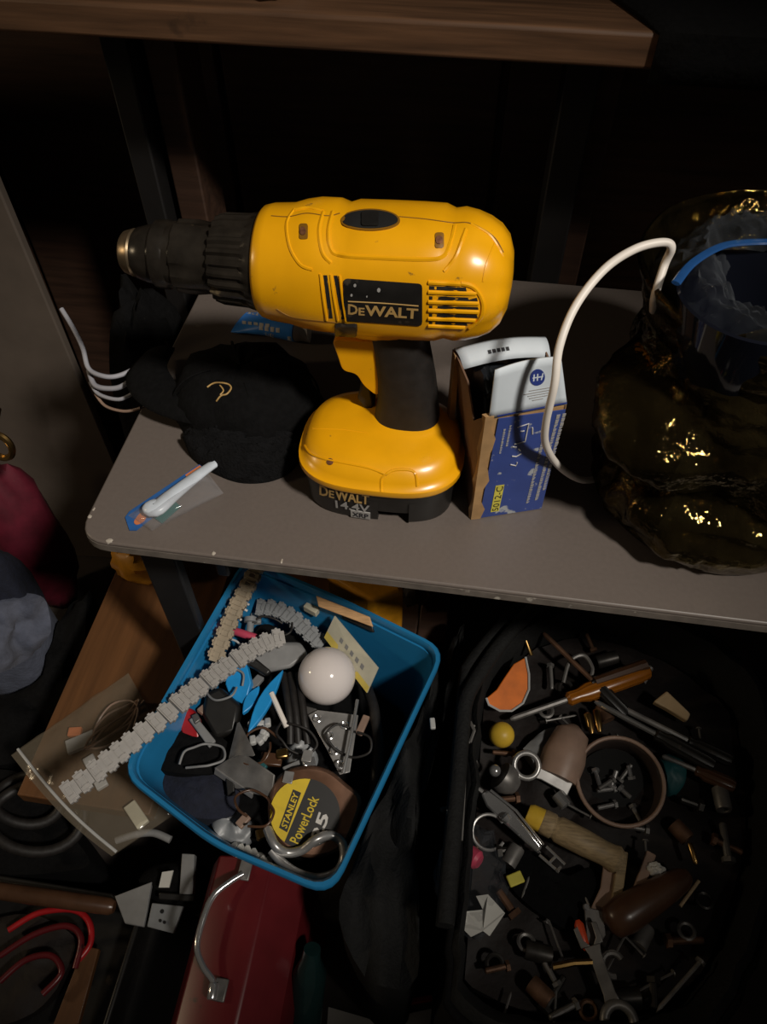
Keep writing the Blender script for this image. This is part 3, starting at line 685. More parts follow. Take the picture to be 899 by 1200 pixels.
# ================================================================ left of the table
m = MB(); a = V((-.500, .70, 0)); d = V((-.90, -.06, 0))
m.prism([a, a+d, a+d+V((0, 0, .84)), a+V((-.012, 0, .84))], (0, .012, 0)); m.one('hardboard_sheet', 'hardboard', 'beige hardboard sheet standing upright on the floor beside the table', 'board', bevel=.002)
m = MB(); blob(m, (-.335, .595, .40), (.048, .07, .23), .18, 31, 4, 30, 22, .2802)
m.one('black_bundle', 'black_cloth_and_shade', 'tall black cloth bundle standing on the bench behind the white wires', 'cloth', smooth=60)
def wire(pts, r, name, mt, label, cat, group=None): return MB().tube(spline(pts, 7), r, 8).one(name, mt, label, cat, group, smooth=60)
wz = TZ-.02
wire([P(72, 362, wz+.06), P(86, 385, wz+.05), P(97, 408, wz+.04), P(104, 432, wz+.03), P(122, 441, wz+.03), P(140, 440, wz+.03), P(160, 430, wz+.032), P(174, 414, wz+.03)], .0022, 'white_wire', 'wire_white', 'white wire hanging down the beige board and bending at the black bundle', 'wire')
wire([P(104, 434, wz+.022), P(112, 452, wz+.02), P(135, 455, wz+.024), P(152, 447, wz+.03), P(170, 432, wz+.03)], .0024, 'white_wire', 'wire_white', 'upper white wire loop wrapped about the black bundle', 'wire')
wire([P(106, 448, wz+.016), P(116, 462, wz+.014), P(140, 468, wz+.018), P(160, 458, wz+.026)], .0018, 'white_wire', 'wire_white', 'middle white wire loop wrapped about the black bundle', 'wire')
wire([P(112, 462, wz+.01), P(124, 476, wz+.008), P(146, 482, wz+.012), P(165, 478, wz+.02)], .0014, 'white_wire', 'tan_plastic', 'lowest thin tan wire loop wrapped about the black bundle', 'wire')
# ================================================================ under the table: bench with boards
be = thing('low_bench', 'low wooden bench of orange-brown boards beneath the table', 'bench', (-.27, .46, 0))
for x0, x1 in ((-.415, -.272), (-.228, -.105)): MB().box(((x0+x1)/2, .447, .27), (x1-x0, .466, .02)).build('plank', 'bench_wood', be, bevel=.0015)
MB().box((-.25, .64, .25), (.28, .05, .02)).build('batten', 'bench_wood', be); MB().box((-.26, .31, .25), (.28, .05, .02)).build('batten', 'bench_wood', be)
for x, y in ((-.39, .31), (-.125, .31), (-.39, .65), (-.125, .65)): MB().box((x, y, .13), (.04, .04, .26)).build('leg', 'bench_wood', be, bevel=.003)
BZ = .2802
cr = thing('wooden_crate', 'dark wooden crate on the floor behind the blue bin', 'crate', (-.03, .58, 0))
for k in range(4): MB().box((-.046, .463, .035+k*.069), (.106, .012, .066)).build('slat', 'brown_wood', cr, bevel=.002); MB().box((-.046, .677, .035+k*.069), (.106, .012, .066)).build('slat', 'brown_wood', cr, bevel=.002)
for k in range(3): MB().box((-.0813+k*.0353, .57, .274), (.0345, .226, .012)).build('lid_board', 'brown_wood', cr, bevel=.002)
for x in (-.0925, .0005): MB().box((x, .57, .134), (.012, .202, .266)).build('end_panel', 'brown_wood', cr, bevel=.002)
m = MB(); blob(m, P(166, 655, BZ+.02), (.035, .03, .03), .3, 41, 3, 22, 12, BZ); m.one('amber_pouch', 'orange_pack', 'amber pouch lying on the bench behind the dark table leg', 'pouch')
m = MB(); a = [P(x, y, .405) for x, y in ((380, 672), (436, 706), (474, 694), (470, 676), (420, 664), (395, 664))]
m.prism(a, (0, 0, -.1245)); m.one('orange_package', 'orange_pack', 'shiny orange plastic package on the crate behind the blue bin', 'package', bevel=.006, seg=3)
m = MB(); blob(m, P(515, 715, BZ+.03)+V((-.03, .04, 0)), (.032, .03, .03), .35, 43, 4, 24, 12, BZ); m.one('brown_rag', 'leather', 'dark brown rag on the crate between blue bin and orange package', 'rag')
# zip bag hanging over the bench front
zb = thing('zip_bag', 'clear zip bag of small parts lying between bench and blue bin', 'zip bag', P(110, 890, BZ))
def ZB(u, v):      # u along the zip (left to lower right), v from zip to far end
    zl = P(lerp(12, 130, u), lerp(884, 1002, u)+10*math.sin(u*3.1), BZ+.004); fr = P(lerp(150, 232, u), lerp(788, 935, u), BZ+.003)
    p = lerp(zl, fr, v); p.z = BZ+.0015+.016*math.sin(math.pi*v)**.7*math.sin(math.pi*u)**.6+.003*abs(fbm(p, 40, 5)); return p
m = MB().grid(26, 22, ZB); m.build('bag_film', 'amber_film', zb, smooth=60)
def ZL(u, v): p = ZB(u, v); p.z = BZ+.0006; return p
m = MB().grid(10, 8, ZL); m.build('bag_film', 'amber_film', zb, smooth=60)
m = MB().tube([ZB(k/20, .06)+V((0, 0, .001)) for k in range(21)], .0016, 8); m.build('zip_seal', 'pale_plastic', zb)
def small(name, mt, px, z, size, ang, label, cat, group=None, bevel=.001, tilt=0, parent=None):
    M = (Matrix.Rotation(ang, 3, 'Z') @ Matrix.Rotation(tilt, 3, 'Y')); m = MB().box(P(px[0], px[1], z), size, M)
    return m.build(name, mt, parent, bevel=bevel) if parent else m.one(name, mt, label, cat, group, bevel=bevel)
for k, (x, y, sx, sy, an, mt) in enumerate(((95, 870, .030, .016, .6, 'pale_plastic'), (88, 858, .014, .010, .2, 'pack_orange'), (112, 905, .040, .012, -.8, 'pale_plastic'), (160, 955, .028, .013, -.7, 'paper_pale'))):
    small('plastic_piece', mt, (x, y), BZ+.005, (sx, sy, .006), an, ('clear plastic clip', 'orange plastic tip', 'long pale plastic strip', 'pale cardboard tab')[k]+' inside the clear zip bag', 'plastic piece')
m = MB(); random.seed(3)
pts = []
for k in range(40):
    q = k*.55; pts.append(P(135, 850, BZ+.006)+V((.022*math.cos(q)*(1+.2*math.sin(k)), .03*math.sin(q*1.1), .004*math.sin(k*1.7)+.003)))
m.tube(spline(pts, 3), .0012, 6); m.one('tan_twine', 'tan_plastic', 'tangled tan twine seen through the clear zip bag', 'twine')
# ---- things in the dark at the left
m = MB(); oc = [P(x, y, .18) for x, y in ((-40, 695), (30, 693), (56, 708), (55, 745), (40, 774), (14, 784), (-40, 778))]
heap(m, [(p.x, p.y) for p in spline(oc+[oc[0]], 4)[:-1]], lambda x, y: .185, .0005, 9, .03, 16, 6); m.one('grey_cloth', 'grey_cloth', 'pale grey-blue cloth heaped on the floor left of the bench', 'cloth', smooth=60)
m = MB(); oc = [P(x, y, .18) for x, y in ((74, 700), (104, 690), (94, 760), (58, 850), (-20, 890), (-40, 815), (26, 818), (66, 790))]
heap(m, [(p.x, p.y) for p in spline(oc+[oc[0]], 4)[:-1]], lambda x, y: .17, .0005, 9, .03, 16, 8); m.one('dark_jacket', 'black_cloth_and_shade', 'dark jacket heaped on the floor between bench and grey cloth', 'jacket', smooth=60)
m = MB(); blob(m, P(-5, 575, .30)+V((-.02, .02, -.13)), (.055, .05, .17), .2, 51, 3, 24, 16, .0005); m.one('red_sack', 'crimson', 'red cloth sack on the floor in front of the beige board', 'sack', smooth=60)
m = MB(); blob(m, P(5, 632, .24)+V((-.03, -.035, -.1)), (.06, .04, .13), .25, 52, 3, 24, 14, .0005); m.one('navy_sack', 'navy_cloth', 'navy blue cloth bundle on the floor beside the red sack', 'sack', smooth=60)
c = P(0, 523, .45); m = MB().tube([c+V((.014*math.cos(q), .003*math.sin(q), .016*math.sin(q))) for q in [k*2*math.pi/24 for k in range(24)]], .004, 8, True)
m.tube([c+V((0, 0, .02)), c+V((-.005, .03, .03))], .004, 6); m.one('brass_ring', 'brass', 'brass ring fixed to the face of the beige board', 'ring')
# ================================================================ blue bin
RZ = .42; FZ = .2815
bc = [P(523, 760, RZ), P(388, 1050, RZ), P(140, 905, RZ), P(287, 652, RZ)]
def bowed(c, b):
    out = []
    cen = sum(c, V())/4
    for i in range(4):
        a, d = c[i], c[(i+1) % 4]; out.append(a); mid = (a+d)/2; o = (mid-cen); o.z = 0; out.append(mid+o.normalized()*b[i])
    return out
bo8 = bowed(bc, (.0, .012, .0, .004)); BCN = sum(bc, V())/4
def bring(s, z, inset=0):
    pts = roundpoly([V((p.x, p.y, 0)) for p in bo8], .022, 6); out = []
    for p in pts:
        d = p-V((BCN.x, BCN.y, 0)); q = d*s-d.normalized()*inset; out.append(V((BCN.x+q.x, BCN.y+q.y, z)))
    return out
bn = thing('storage_bin', 'blue plastic storage bin full of odds and ends in front of the table', 'bin', (BCN.x, BCN.y, FZ))
binm = MB().loft([bring(.78, FZ), bring(.80, FZ+.002), bring(.965, RZ-.010), bring(.965, RZ-.010, .0025), bring(.80, FZ+.0035, .0025), bring(.5, FZ+.0035)]); binm.build('bin_body', 'bin_blue', bn, smooth=50)
m = MB().loft([bring(.962, RZ-.010), bring(1.0, RZ-.009), bring(1.004, RZ-.002), bring(.995, RZ), bring(.972, RZ), bring(.955, RZ-.004)], closed=True); m.build('bin_rim', 'bin_blue', bn, smooth=50)
# dark rag that fills the bottom
A0 = bc[0]
def hz(x, y):
    d = math.hypot(x-A0.x, y-A0.y); return .300+.050*min(1, max(0, (d-.06)/.08))
m = MB(); heap(m, [(p.x, p.y) for p in bring(.80, 0, .004)], hz, FZ+.0042, 10, .006, 30, 12); m.one('black_rag', 'black_cloth_and_shade', 'crumpled black rag filling the bottom of the blue bin', 'rag', smooth=60)
# linked strips
def link_mesh(name, L, wd, th, mt):
    mb = MB(); mb.box((0, 0, 0), (L*.80, wd, th)); mb.box((L*.5, 0, 0), (L*.4, wd*.72, th*.8))
    for s_ in (-1, 1): mb.box((0, s_*wd*.30, th*.55), (L*.62, wd*.2, th*.5))
    for s_ in (-1, 1): mb.box((s_*L*.26, 0, th*.55), (L*.12, wd*.45, th*.5))
    mb.box((0, wd*.5, th*.1), (L*.2, wd*.12, th*1.1)); mb.box((0, -wd*.5, th*.1), (L*.2, wd*.12, th*1.1))
    me = bpy.data.meshes.new(name); me.from_pydata(mb.v, [], mb.f); me.materials.append(MATS[mt]); return me
def chain(name, pts, wd, pitch, mt, label):
    sp = spline(pts, 20); t = thing(name, label, 'strip', sp[0]); me = link_mesh('link', pitch, wd, .0045, mt)
    acc = 0; last = sp[0]; pos = [sp[0]]
    for p in sp[1:]:
        acc += (p-last).length; last = p
        if acc >= pitch: pos.append(p); acc = 0
    Mi = WM[t].inverted()
    for a, b in zip(pos, pos[1:]):
        M, L = frame(a, b, (CAM-a).normalized()*.5+V((0, 0, .5))); o = bpy.data.objects.new('link', me); link(o); o.parent = t; o.matrix_basis = Mi @ M
    return t
chain('plastic_link_strip', [P(82, 928, .426), P(130, 890, .429), P(185, 845, .430), P(240, 800, .418), P(290, 765, .402), P(322, 749, .393), P(342, 746, .389)], .0185, .0112, 'clear_links', 'long whitish plastic link strip hanging out over the blue bin rim')
chain('plastic_link_strip', [P(306, 655, .424), P(293, 682, .424), P(277, 712, .422), P(264, 742, .418), P(254, 768, .412), P(246, 792, .404)], .0160, .0105, 'amber_links', 'yellowed plastic link strip standing against the bin side under the table edge')
chain('plastic_link_strip', [P(305, 712, .374), P(325, 714, .376), P(345, 726, .376), P(365, 744, .372), P(385, 762, .366)], .0170, .0105, 'grey_links', 'short grey plastic link strip lying behind the light bulb')
# light bulb
bl = P(383, 792, .386); t = thing('light_bulb', 'round frosted white light bulb resting in the blue bin', 'light bulb', bl-V((0, 0, .03)))
m = MB().lathe([(.0285*math.sin(math.pi*k/20), -.0285*math.cos(math.pi*k/20)) for k in range(1, 20)], Matrix.Translation(bl), 40); m.build('globe', 'bulb_white', t, smooth=60)
nd = V((.35, .55, -.75)).normalized(); m = MB(); lathe_ab(m, bl+nd*.022, bl+nd*.045, [(.02, 0), (.014, .5), (.0135, .55), (.0145, .65), (.0130, .75), (.0145, .85), (.012, 1)], 20); m.build('screw_base', 'steel', t)
# packet, stick, blocks
def quadplate(name, mt, pxz, th, label, cat, parent=None, **k):
    pts = [P(x, y, z) for x, y, z in pxz]; n = (pts[1]-pts[0]).cross(pts[2]-pts[0]).normalized()
    if n.z < 0: n = -n
    m = MB().prism(pts, -n*th)
    return m.build(name, mt, parent, **k) if parent else m.one(name, mt, label, cat, **k)
t = thing('paper_packet', 'pale yellow printed paper packet leaning behind the light bulb', 'packet', P(412, 775, .36))
pz = [(392, 722, .405), (443, 783, .392), (430, 812, .372), (380, 747, .385)]
quadplate('packet_sheet', 'paper_pale', pz, .002, '', '', t, smooth=0)
q = quad(*[P(x, y, z)+V((0, -.0004, .0006)) for x, y, z in pz]); m = MB()
m.add([q(0, 0), q(1, 0), q(1, .24), q(.72, .24), q(.68, .10), q(.30, .10), q(.26, .30), q(0, .30)], [tuple(range(8))]); m.build('packet_border', 'paper_yellow', t, smooth=0)
m = MB()
for k in range(5): m.add([q(.25+k*.12, .45), q(.31+k*.12, .45), q(.31+k*.12, .62), q(.25+k*.12, .62)], [(0, 1, 2, 3)])
m.build('packet_print', 'grey_plastic', t, smooth=0)
t = thing('wooden_stick', 'flat orange wooden stick with black end leaning on the bin wall', 'stick', P(400, 712, .36))
quadplate('stick_blade', 'stick_wood', [(370, 698, .419), (433, 723, .419), (437, 735, .414), (373, 711, .414)], .003, '', '', t, bevel=.001)
quadplate('stick_end', 'black_plastic', [(398, 717, .406), (436, 731, .408), (438, 742, .402), (401, 725, .400)], .004, '', '', t, bevel=.001)
BIN = 'odds and ends in the blue bin'
small('pale_block', 'paper_pale', (366, 713), .392, (.016, .010, .009), -.4, 'small pale plastic block near the wooden stick in the bin', 'block', None)
# blue clip: block and two crescents
t = thing('blue_scoop', 'bright blue plastic clip with curved blades in the bin', 'clip', P(300, 820, .36))
quadplate('clip_block', 'bright_blue', [(265, 782, .384), (288, 774, .388), (294, 800, .384), (287, 826, .376), (270, 818, .374), (264, 802, .378)], .010, '', '', t, bevel=.0012)
def crescent(a, b, bulge, z, wd):
    a = V(a); b = V(b); d = b-a; n = V((-d.y, d.x)).normalized(); out = []
    for k in range(9): u = k/8; out.append((a+d*u+n*bulge*math.sin(math.pi*u)))
    for k in range(9): u = 1-k/8; out.append((a+d*u+n*(bulge-wd)*math.sin(math.pi*u)))
    return [(p.x, p.y, z) for p in out[:-1][:9]+out[10:-1]]
quadplate('clip_blade', 'bright_blue', crescent((332, 784), (290, 860), 9, .388, 15), .006, '', '', t, bevel=.001)
quadplate('clip_blade', 'bright_blue', crescent((304, 803), (284, 836), 7, .380, 13), .006, '', '', t, bevel=.001)
# assorted pieces
quadplate('red_clip', 'red', [(206, 838, .376), (222, 828, .380), (232, 842, .378), (234, 868, .372), (212, 862, .370)], .012, 'red plastic clip next to the grey key fob in the bin', 'clip', bevel=.003)
t = thing('key_fob', 'grey flat key fob lying by the red clip in the bin', 'key fob', P(236, 855, .36))
quadplate('fob_body', 'grey_plastic', [(221, 843, .382), (229, 838, .382), (253, 868, .378), (245, 876, .378)], .005, '', '', t, bevel=.0012)
quadplate('fob_cap', 'dull_steel', [(224, 838, .384), (231, 835, .384), (235, 843, .384), (228, 848, .384)], .006, '', '', t, bevel=.001)
quadplate('black_adapter', 'black_plastic', [(240, 812, .384), (258, 804, .386), (282, 826, .380), (276, 858, .374), (252, 866, .370), (236, 838, .376)], .02, 'black plastic adapter block beside the blue clip in the bin', 'adapter', bevel=.004)
def cushion(name, mt, pxs, z, h, label, cat, seed, amp=.004):
    pts = [P(x, y, z) for x, y in pxs]; oc = spline(pts+[pts[0]], 5)[:-1]; c = sum(oc, V())/len(oc)
    R = max((p-c).length for p in oc); m = MB()
    def zf(x, y):
        r = min(1, math.hypot(x-c.x, y-c.y)/R); return z+h*(1-r*r)
    heap(m, [(p.x, p.y) for p in oc], zf, z-.012, 8, amp, 45, seed); return m.one(name, mt, label, cat, smooth=60)
cushion('black_pouch', 'black_cloth_and_shade', [(168, 872), (200, 858), (250, 862), (272, 880), (262, 905), (215, 912), (178, 898)], .362, .012, 'black cloth pouch under the long link strip in the bin', 'pouch', 61)
cushion('navy_pouch', 'navy_cloth', [(178, 920), (205, 898), (255, 902), (280, 925), (272, 958), (235, 962), (200, 948)], .352, .014, 'navy blue cloth pouch at the curved side of the bin', 'pouch', 62)
t = thing('angle_bracket', 'bent grey metal angle bracket in the middle of the bin', 'bracket', P(285, 890, .36))
quadplate('bracket_plate', 'dull_steel', [(250, 900, .378), (282, 880, .386), (322, 908, .388), (318, 935, .374), (296, 930, .370)], .003, '', '', t, bevel=.001)
quadplate('bracket_plate', 'dull_steel', [(281, 845, .384), (292, 868, .392), (300, 885, .392), (283, 884, .386), (270, 890, .380)], .003, '', '', t, bevel=.001)
quadplate('bracket_lip', 'steel', [(252, 901, .379), (296, 931, .371), (295, 936, .366), (251, 907, .372)], .002, '', '', t, smooth=0)
t = thing('putty_knife', 'dark grey trowel-shaped handle below the curved strip end in the bin', 'handle', P(325, 765, .37))
quadplate('handle_body', 'grey_plastic', [(292, 772, .385), (318, 752, .390), (352, 752, .388), (362, 768, .384), (340, 782, .384), (312, 788, .380)], .014, '', '', t, bevel=.004)
quadplate('handle_pad', 'black_plastic', [(288, 778, .390), (296, 768, .392), (318, 786, .388), (312, 792, .386)], .008, '', '', t, bevel=.002)
MATS['grey_plastic_dark'] = MATS['black_plastic']
random.seed(11)
for k in range(11):
    x = 295+random.uniform(0, 32); y = 842+random.uniform(0, 26)
    small('wire_connector', 'pale_plastic', (x, y), .376+.004*random.random(), (.009, .006, .006), random.uniform(0, 3), 'small white plastic connector below the blue clip in the bin', 'connector', 'white connectors in the blue bin', .0015, random.uniform(-.6, .6))
m = MB().tube([P(318, 812, .388), P(326, 830, .386), P(336, 852, .380)], .0026, 8); m.one('white_tube', 'cord_white', 'short white plastic tube pointing at the tape measure in the bin', 'tube')
t = thing('hinge_plate', 'silver perforated hinge plate below the light bulb in the bin', 'hinge', P(390, 865, .36))
quadplate('plate_leaf', 'steel', [(361, 838, .378), (372, 832, .380), (420, 838, .380), (410, 905, .374), (398, 908, .374), (384, 880, .376)], .002, '', '', t, bevel=.0006)
for x, y in ((372, 842), (386, 862), (392, 880), (398, 896), (404, 850)):
    m = MB(); c = P(x, y, .3795); m.tube([c+V((.0034*math.cos(q), .0034*math.sin(q), 0)) for q in [k*math.pi/6 for k in range(12)]], .0011, 6, True); m.build('hole_rim', 'chrome', t)
m = MB().tube([P(419, 820, .392), P(410, 870, .388), P(402, 906, .382)], .0016, 8); m.one('steel_rod', 'chrome', 'thin bright steel rod beside the hinge plate in the bin', 'rod')
wire([P(430, 806, .352), P(438, 830, .36), P(443, 870, .36), P(441, 910, .352), P(436, 935, .345)], .0055, 'black_hose', 'black_rubber', 'thick black hose curving down the open side of the bin', 'hose')
for k, (dx, lab) in enumerate(((0, 'black cable between the blue clip and light bulb'), (9, 'black cable touching the light bulb side'), (-8, 'black cable closest to the white tube'))):
    wire([P(340+dx, 790, .372), P(344+dx, 815, .378), P(348+dx, 845, .376), P(350+dx*1.2, 872, .368)], .0038, 'black_cable', 'black_rubber', lab+' in the bin', 'cable')
wire([P(357, 900, .372), P(345, 905, .378), P(330, 912, .38), P(322, 925, .372)], .004, 'black_cable', 'black_rubber', 'black cable end behind the top of the tape measure', 'cable')
m = MB(); lathe_ab(m, P(267, 737, .384), P(301, 748, .386), [(.0035, 0), (.0042, .05), (.0042, .95), (.0030, 1)], 12); m.one('red_fuse', 'pink', 'small red tube lying across the yellowed link strip', 'tube')
t = thing('clear_bolt', 'clear plastic bolt with round head near the red tube in the bin', 'bolt', P(290, 735, .37))
m = MB(); lathe_ab(m, P(294, 724, .384), P(292, 750, .378), [(.0070, 0), (.0070, .2), (.0038, .22), (.0038, 1)], 14); m.build('bolt_body', 'grey_links', t)
for k, (a, b) in enumerate((((279, 700), (292, 709)), ((281, 711), (290, 716)), ((275, 720), (283, 727)))):
    m = MB().tube([P(*a, .394), P(*b, .390)], .0013, 6); m.one('white_peg', 'white_print', 'thin white peg sticking out beside the yellowed link strip', 'peg', 'white pegs in the blue bin')
cushion('foil_wad', 'grey_links', [(246, 962), (265, 945), (290, 950), (300, 968), (285, 990), (258, 982)], .345, .010, 'crumpled grey foil wad by the bin wall near the tape measure', 'foil', 63, .012)
t = thing('twisted_paper', 'twisted white paper curl beside the tape measure in the bin', 'paper', P(295, 998, .34))
pts = [P(274+k*2.6, 990+k*1.3+3.5*math.sin(k*1.9), .352+.003*math.cos(k*1.9)) for k in range(17)]
MB().tube(pts, .0035, 7).build('curl', 'paper_white', t)
small('brass_nut', 'brass', (306, 978), .362, (.009, .009, .006), .4, 'shiny brass nut between paper curl and tape measure', 'nut', None)
cushion('clear_wrap', 'grey_links', [(330, 880), (350, 872), (372, 884), (365, 900), (340, 900)], .360, .010, 'crumpled clear wrapper above the tape measure', 'wrapper', 64, .012)
small('copper_fitting', 'brass', (331, 884), .372, (.012, .010, .008), .3, 'small copper coloured fitting above the tape measure', 'fitting', None, .002)
small('chrome_clip', 'chrome', (362, 893), .378, (.012, .009, .004), .4, 'bright chrome clip standing behind the tape measure', 'clip', None, .001, .4)
# tangle of thin wires and scraps over the rag
random.seed(31)
for k, (x, y, lab) in enumerate(((262, 800, 'thin grey wire looped round the black adapter'), (300, 872, 'thin brown wire looped over the angle bracket'), (345, 862, 'thin dark wire looped below the cables'), (235, 885, 'thin grey wire looped over the black pouch'),
                            (318, 735, 'thin dark wire looped behind the handle'), (270, 765, 'thin pale wire looped under the long link strip'), (408, 868, 'thin dark wire looped across the hinge plate'), (300, 945, 'thin brown wire looped beside the tape measure'))):
    pts = []; q0 = random.uniform(0, 6)
    for j in range(9): q = q0+j*.75; r = .014+.004*math.sin(j*1.3+k); pts.append(P(x, y, .388)+V((r*math.cos(q)*1.3, r*math.sin(q), .004*math.sin(j*1.1)-.004)))
    wire(pts, .0012, 'thin_wire', ('grey_plastic', 'dark_handle', 'black_rubber', 'pale_plastic')[(0, 1, 2, 0, 2, 3, 2, 1)[k]], lab+' in the bin', 'wire')
scr = ('dark_handle', 'grey_plastic', 'black_plastic', 'tan_plastic', 'dull_steel', 'teal')
scl = ('brown', 'grey', 'black', 'tan', 'steel', 'teal')
for k, (x, y, nr) in enumerate(((255, 790, 'bright blue clip'), (300, 800, 'bright blue clip'), (335, 880, 'angle bracket'), (240, 830, 'red clip'), (215, 880, 'black pouch'), (300, 905, 'tape measure'), (318, 890, 'tape measure'), (345, 900, 'tape measure'), (270, 920, 'navy pouch'), (285, 962, 'foil wad'), (360, 835, 'light bulb'), (340, 772, 'light bulb'), (262, 745, 'red tube'), (300, 725, 'clear bolt'), (345, 705, 'wooden stick'), (425, 850, 'steel rod'))):
    small('plastic_scrap', scr[k % 6], (x, y), .371 if k < 13 else .362, (random.uniform(.012, .022), random.uniform(.006, .012), .005), random.uniform(0, 3), scl[k % 6]+' scrap piece lying beside the '+nr+' in the bin', 'scrap', 'scraps in the blue bin', .001, random.uniform(-.3, .3))
# tape measure: face turned to the camera
tc = P(366, 952, .378); tn = ((CAM-tc).normalized()*.75+V((0, -.1, .55))).normalized()
tm_ = thing('tape_measure', 'worn brown tape measure with yellow and black round label in the bin', 'tape measure', tc-V((0, 0, .03)))
def TP(x, y, off=0.0):
    r = ray(x, y); o = tc+tn*off; return CAM+r*((o-CAM).dot(tn)/r.dot(tn))
case = roundpoly([(312, 945, 0), (321, 914, 0), (342, 899, 0), (366, 896, 0), (388, 902, 0), (408, 920, 0), (427, 934, 0), (416, 968, 0), (403, 996, 0), (370, 1008, 0), (338, 1000, 0), (318, 978, 0)], 16, 4)
m = MB().loft([[TP(lerp(366, p.x, s_), lerp(952, p.y, s_), o_) for p in case] for s_, o_ in ((.97, -.034), (1.0, -.030), (1.0, -.006), (.97, -.002), (.92, 0))]); m.build('case', 'tape_case', tm_, smooth=40)
def ring2(cx, cy, r, n=40): return [(cx+r*math.cos(k*2*math.pi/n), cy+r*math.sin(k*2*math.pi/n)) for k in range(n)]
disc = ring2(357.5, 953.5, 41)
m = MB().prism([TP(x, y, -.001) for x, y in disc], tn*.0018); ld = m.build('label', 'tape_black', tm_, smooth=0)
dA = V((367, 914)); dB = V((332, 990)); nn = -V(((dB-dA).y, -(dB-dA).x)).normalized()
half = [p for p in disc if (V(p)-dA).dot(nn) > 0]
half.sort(key=lambda p: math.atan2(p[1]-953.5, p[0]-357.5) % (2*math.pi))
m = MB().prism([TP(x, y, .0010) for x, y in half], tn*.0004); ly = m.build('label_yellow_half', 'tape_yellow', ld, smooth=0)
def tquad(mb, body, tl, tr, br, bl, off, bold=0.0):
    q = quad(tl, tr, br, bl); return put_text(mb, body, lambda u, v: TP(q(u, v).x, q(u, v).y, off), bold)
# STANLEY badge (reads upward)
m = MB().prism([TP(x, y, .0014) for x, y in ((327, 970), (343.5, 925), (353, 929), (336.5, 975.5))], tn*.0003); bdg = m.build('badge', 'tape_black', ld, smooth=0)
m = MB(); tquad(m, 'STANLEY', (329.3, 968), (344, 928), (350.5, 931), (336, 971.5), .0019, .02); m.build('badge_lettering', 'tape_yellow', ld, smooth=0)
m = MB(); tquad(m, 'PowerLock', (339, 985), (363, 931), (374.5, 936), (350.5, 990), .0012, .015); m.build('model_lettering', 'tape_yellow', ld, smooth=0)
m = MB(); tquad(m, '25', (363, 983), (374, 950), (386.5, 956), (375, 989), .0012, .03); m.build('length_lettering', 'white_print', ld, smooth=0)
for (x, y) in ((338, 911), (360, 886)):
    m = MB().box(TP(x, y, .001), (.009, .011, .002)); m.build('tape_lock', 'steel', tm_, bevel=.0006)
pts = [TP(x, y, .006+.006*(k % 3 == 1)) for k, (x, y) in enumerate(((314, 972), (322, 990), (336, 999), (354, 996), (370, 984), (388, 979), (401, 988), (403, 1006), (394, 1022), (372, 1029), (350, 1024), (332, 1012), (318, 996)))]
m = MB().tube(spline(pts, 6), .0042, 10, flat=1.4, upv=tn); m.one('wrist_ring', 'steel', 'bent steel ring strap lying across the foot of the tape measure', 'ring', smooth=60)
# ================================================================ red toolbox below the bin
TX0, TX1, TY0, TY1 = -.205, -.098, -.01, .19
rt = thing('red_toolbox', 'dark red steel toolbox with chrome bail handle below the blue bin', 'toolbox', ((TX0+TX1)/2, .09, 0))
MB().box(((TX0+TX1)/2, (TY0+TY1)/2, .105), (TX1-TX0, TY1-TY0, .209)).build('body', 'red_enamel', rt, bevel=.003)
prof = [(TX0-.002, .211), (TX0-.002, .226), (TX0+.010, .262), (TX0+.052, .2795), (TX1-.040, .2795), (TX1-.006, .252), (TX1+.002, .226), (TX1+.002, .211)]
m = MB().loft([[V((x, y, z)) for x, z in prof] for y in (TY0-.002, TY1+.002)]); m.build('lid', 'red_enamel', rt, bevel=.002, smooth=25)
hp = [P(285, 1024, .283), P(270, 1033, .284), P(250, 1050, .285), (P(238, 1078, .286)), P(231, 1109, .286), P(238, 1132, .285), P(249, 1148, .284), P(250, 1158, .283)]
ho = MB().tube(spline(hp, 6), .0030, 10).build('handle', 'chrome', rt, smooth=60)
m = MB(); lathe_ab(m, P(251, 1152, .2835), P(248, 1172, .2835), [(.0042, 0), (.0046, .1), (.0046, .9), (.004, 1)], 12); m.build('handle_sleeve', 'chrome', ho)
for x, y in ((258, 1160), (287, 1020)): MB().box(P(x, y, .2805), (.012, .018, .003)).build('handle_bracket', 'dull_steel', rt, bevel=.001)
# ================================================================ black tool bag
BR = .375
outer = [P(x, y, BR) for x, y in ((628, 712), (572, 760), (528, 830), (496, 910), (478, 1000), (470, 1090), (500, 1165), (600, 1225), (740, 1235), (850, 1190), (905, 1080), (925, 930), (895, 800), (800, 725), (700, 700))]
oring = [V((max(p.x, .036), p.y, 0)) for p in spline(outer+[outer[0]], 5)[:-1]]; bcn = sum(oring, V())/len(oring)
def bagr(s, z, amp=0, seed=0):
    out = []
    for i, p in enumerate(oring):
        d = (p-bcn); q = bcn+d*s+d.normalized()*amp*fbm(p, 22, seed); out.append(V((q.x, q.y, z+amp*.8*fbm(p, 17, seed+3)*(1 if z > .1 else 0))))
    return out
tbg = thing('tool_bag', 'black cloth tool bag with wide open mouth full of hand tools', 'tool bag', (bcn.x, bcn.y, 0))
m = MB().loft([bagr(.92, .0005), bagr(.97, .01), bagr(.99, .12, .006, 1), bagr(1.0, .24, .010, 2), bagr(.995, .33, .010, 3), bagr(.97, BR, .008, 4), bagr(.93, BR+.004, .008, 4), bagr(.89, BR-.006, .008, 4), bagr(.87, .33, .004, 3), bagr(.86, .24), bagr(.4, .235)])
m.build('bag_body', 'bag_cloth', tbg, smooth=60)
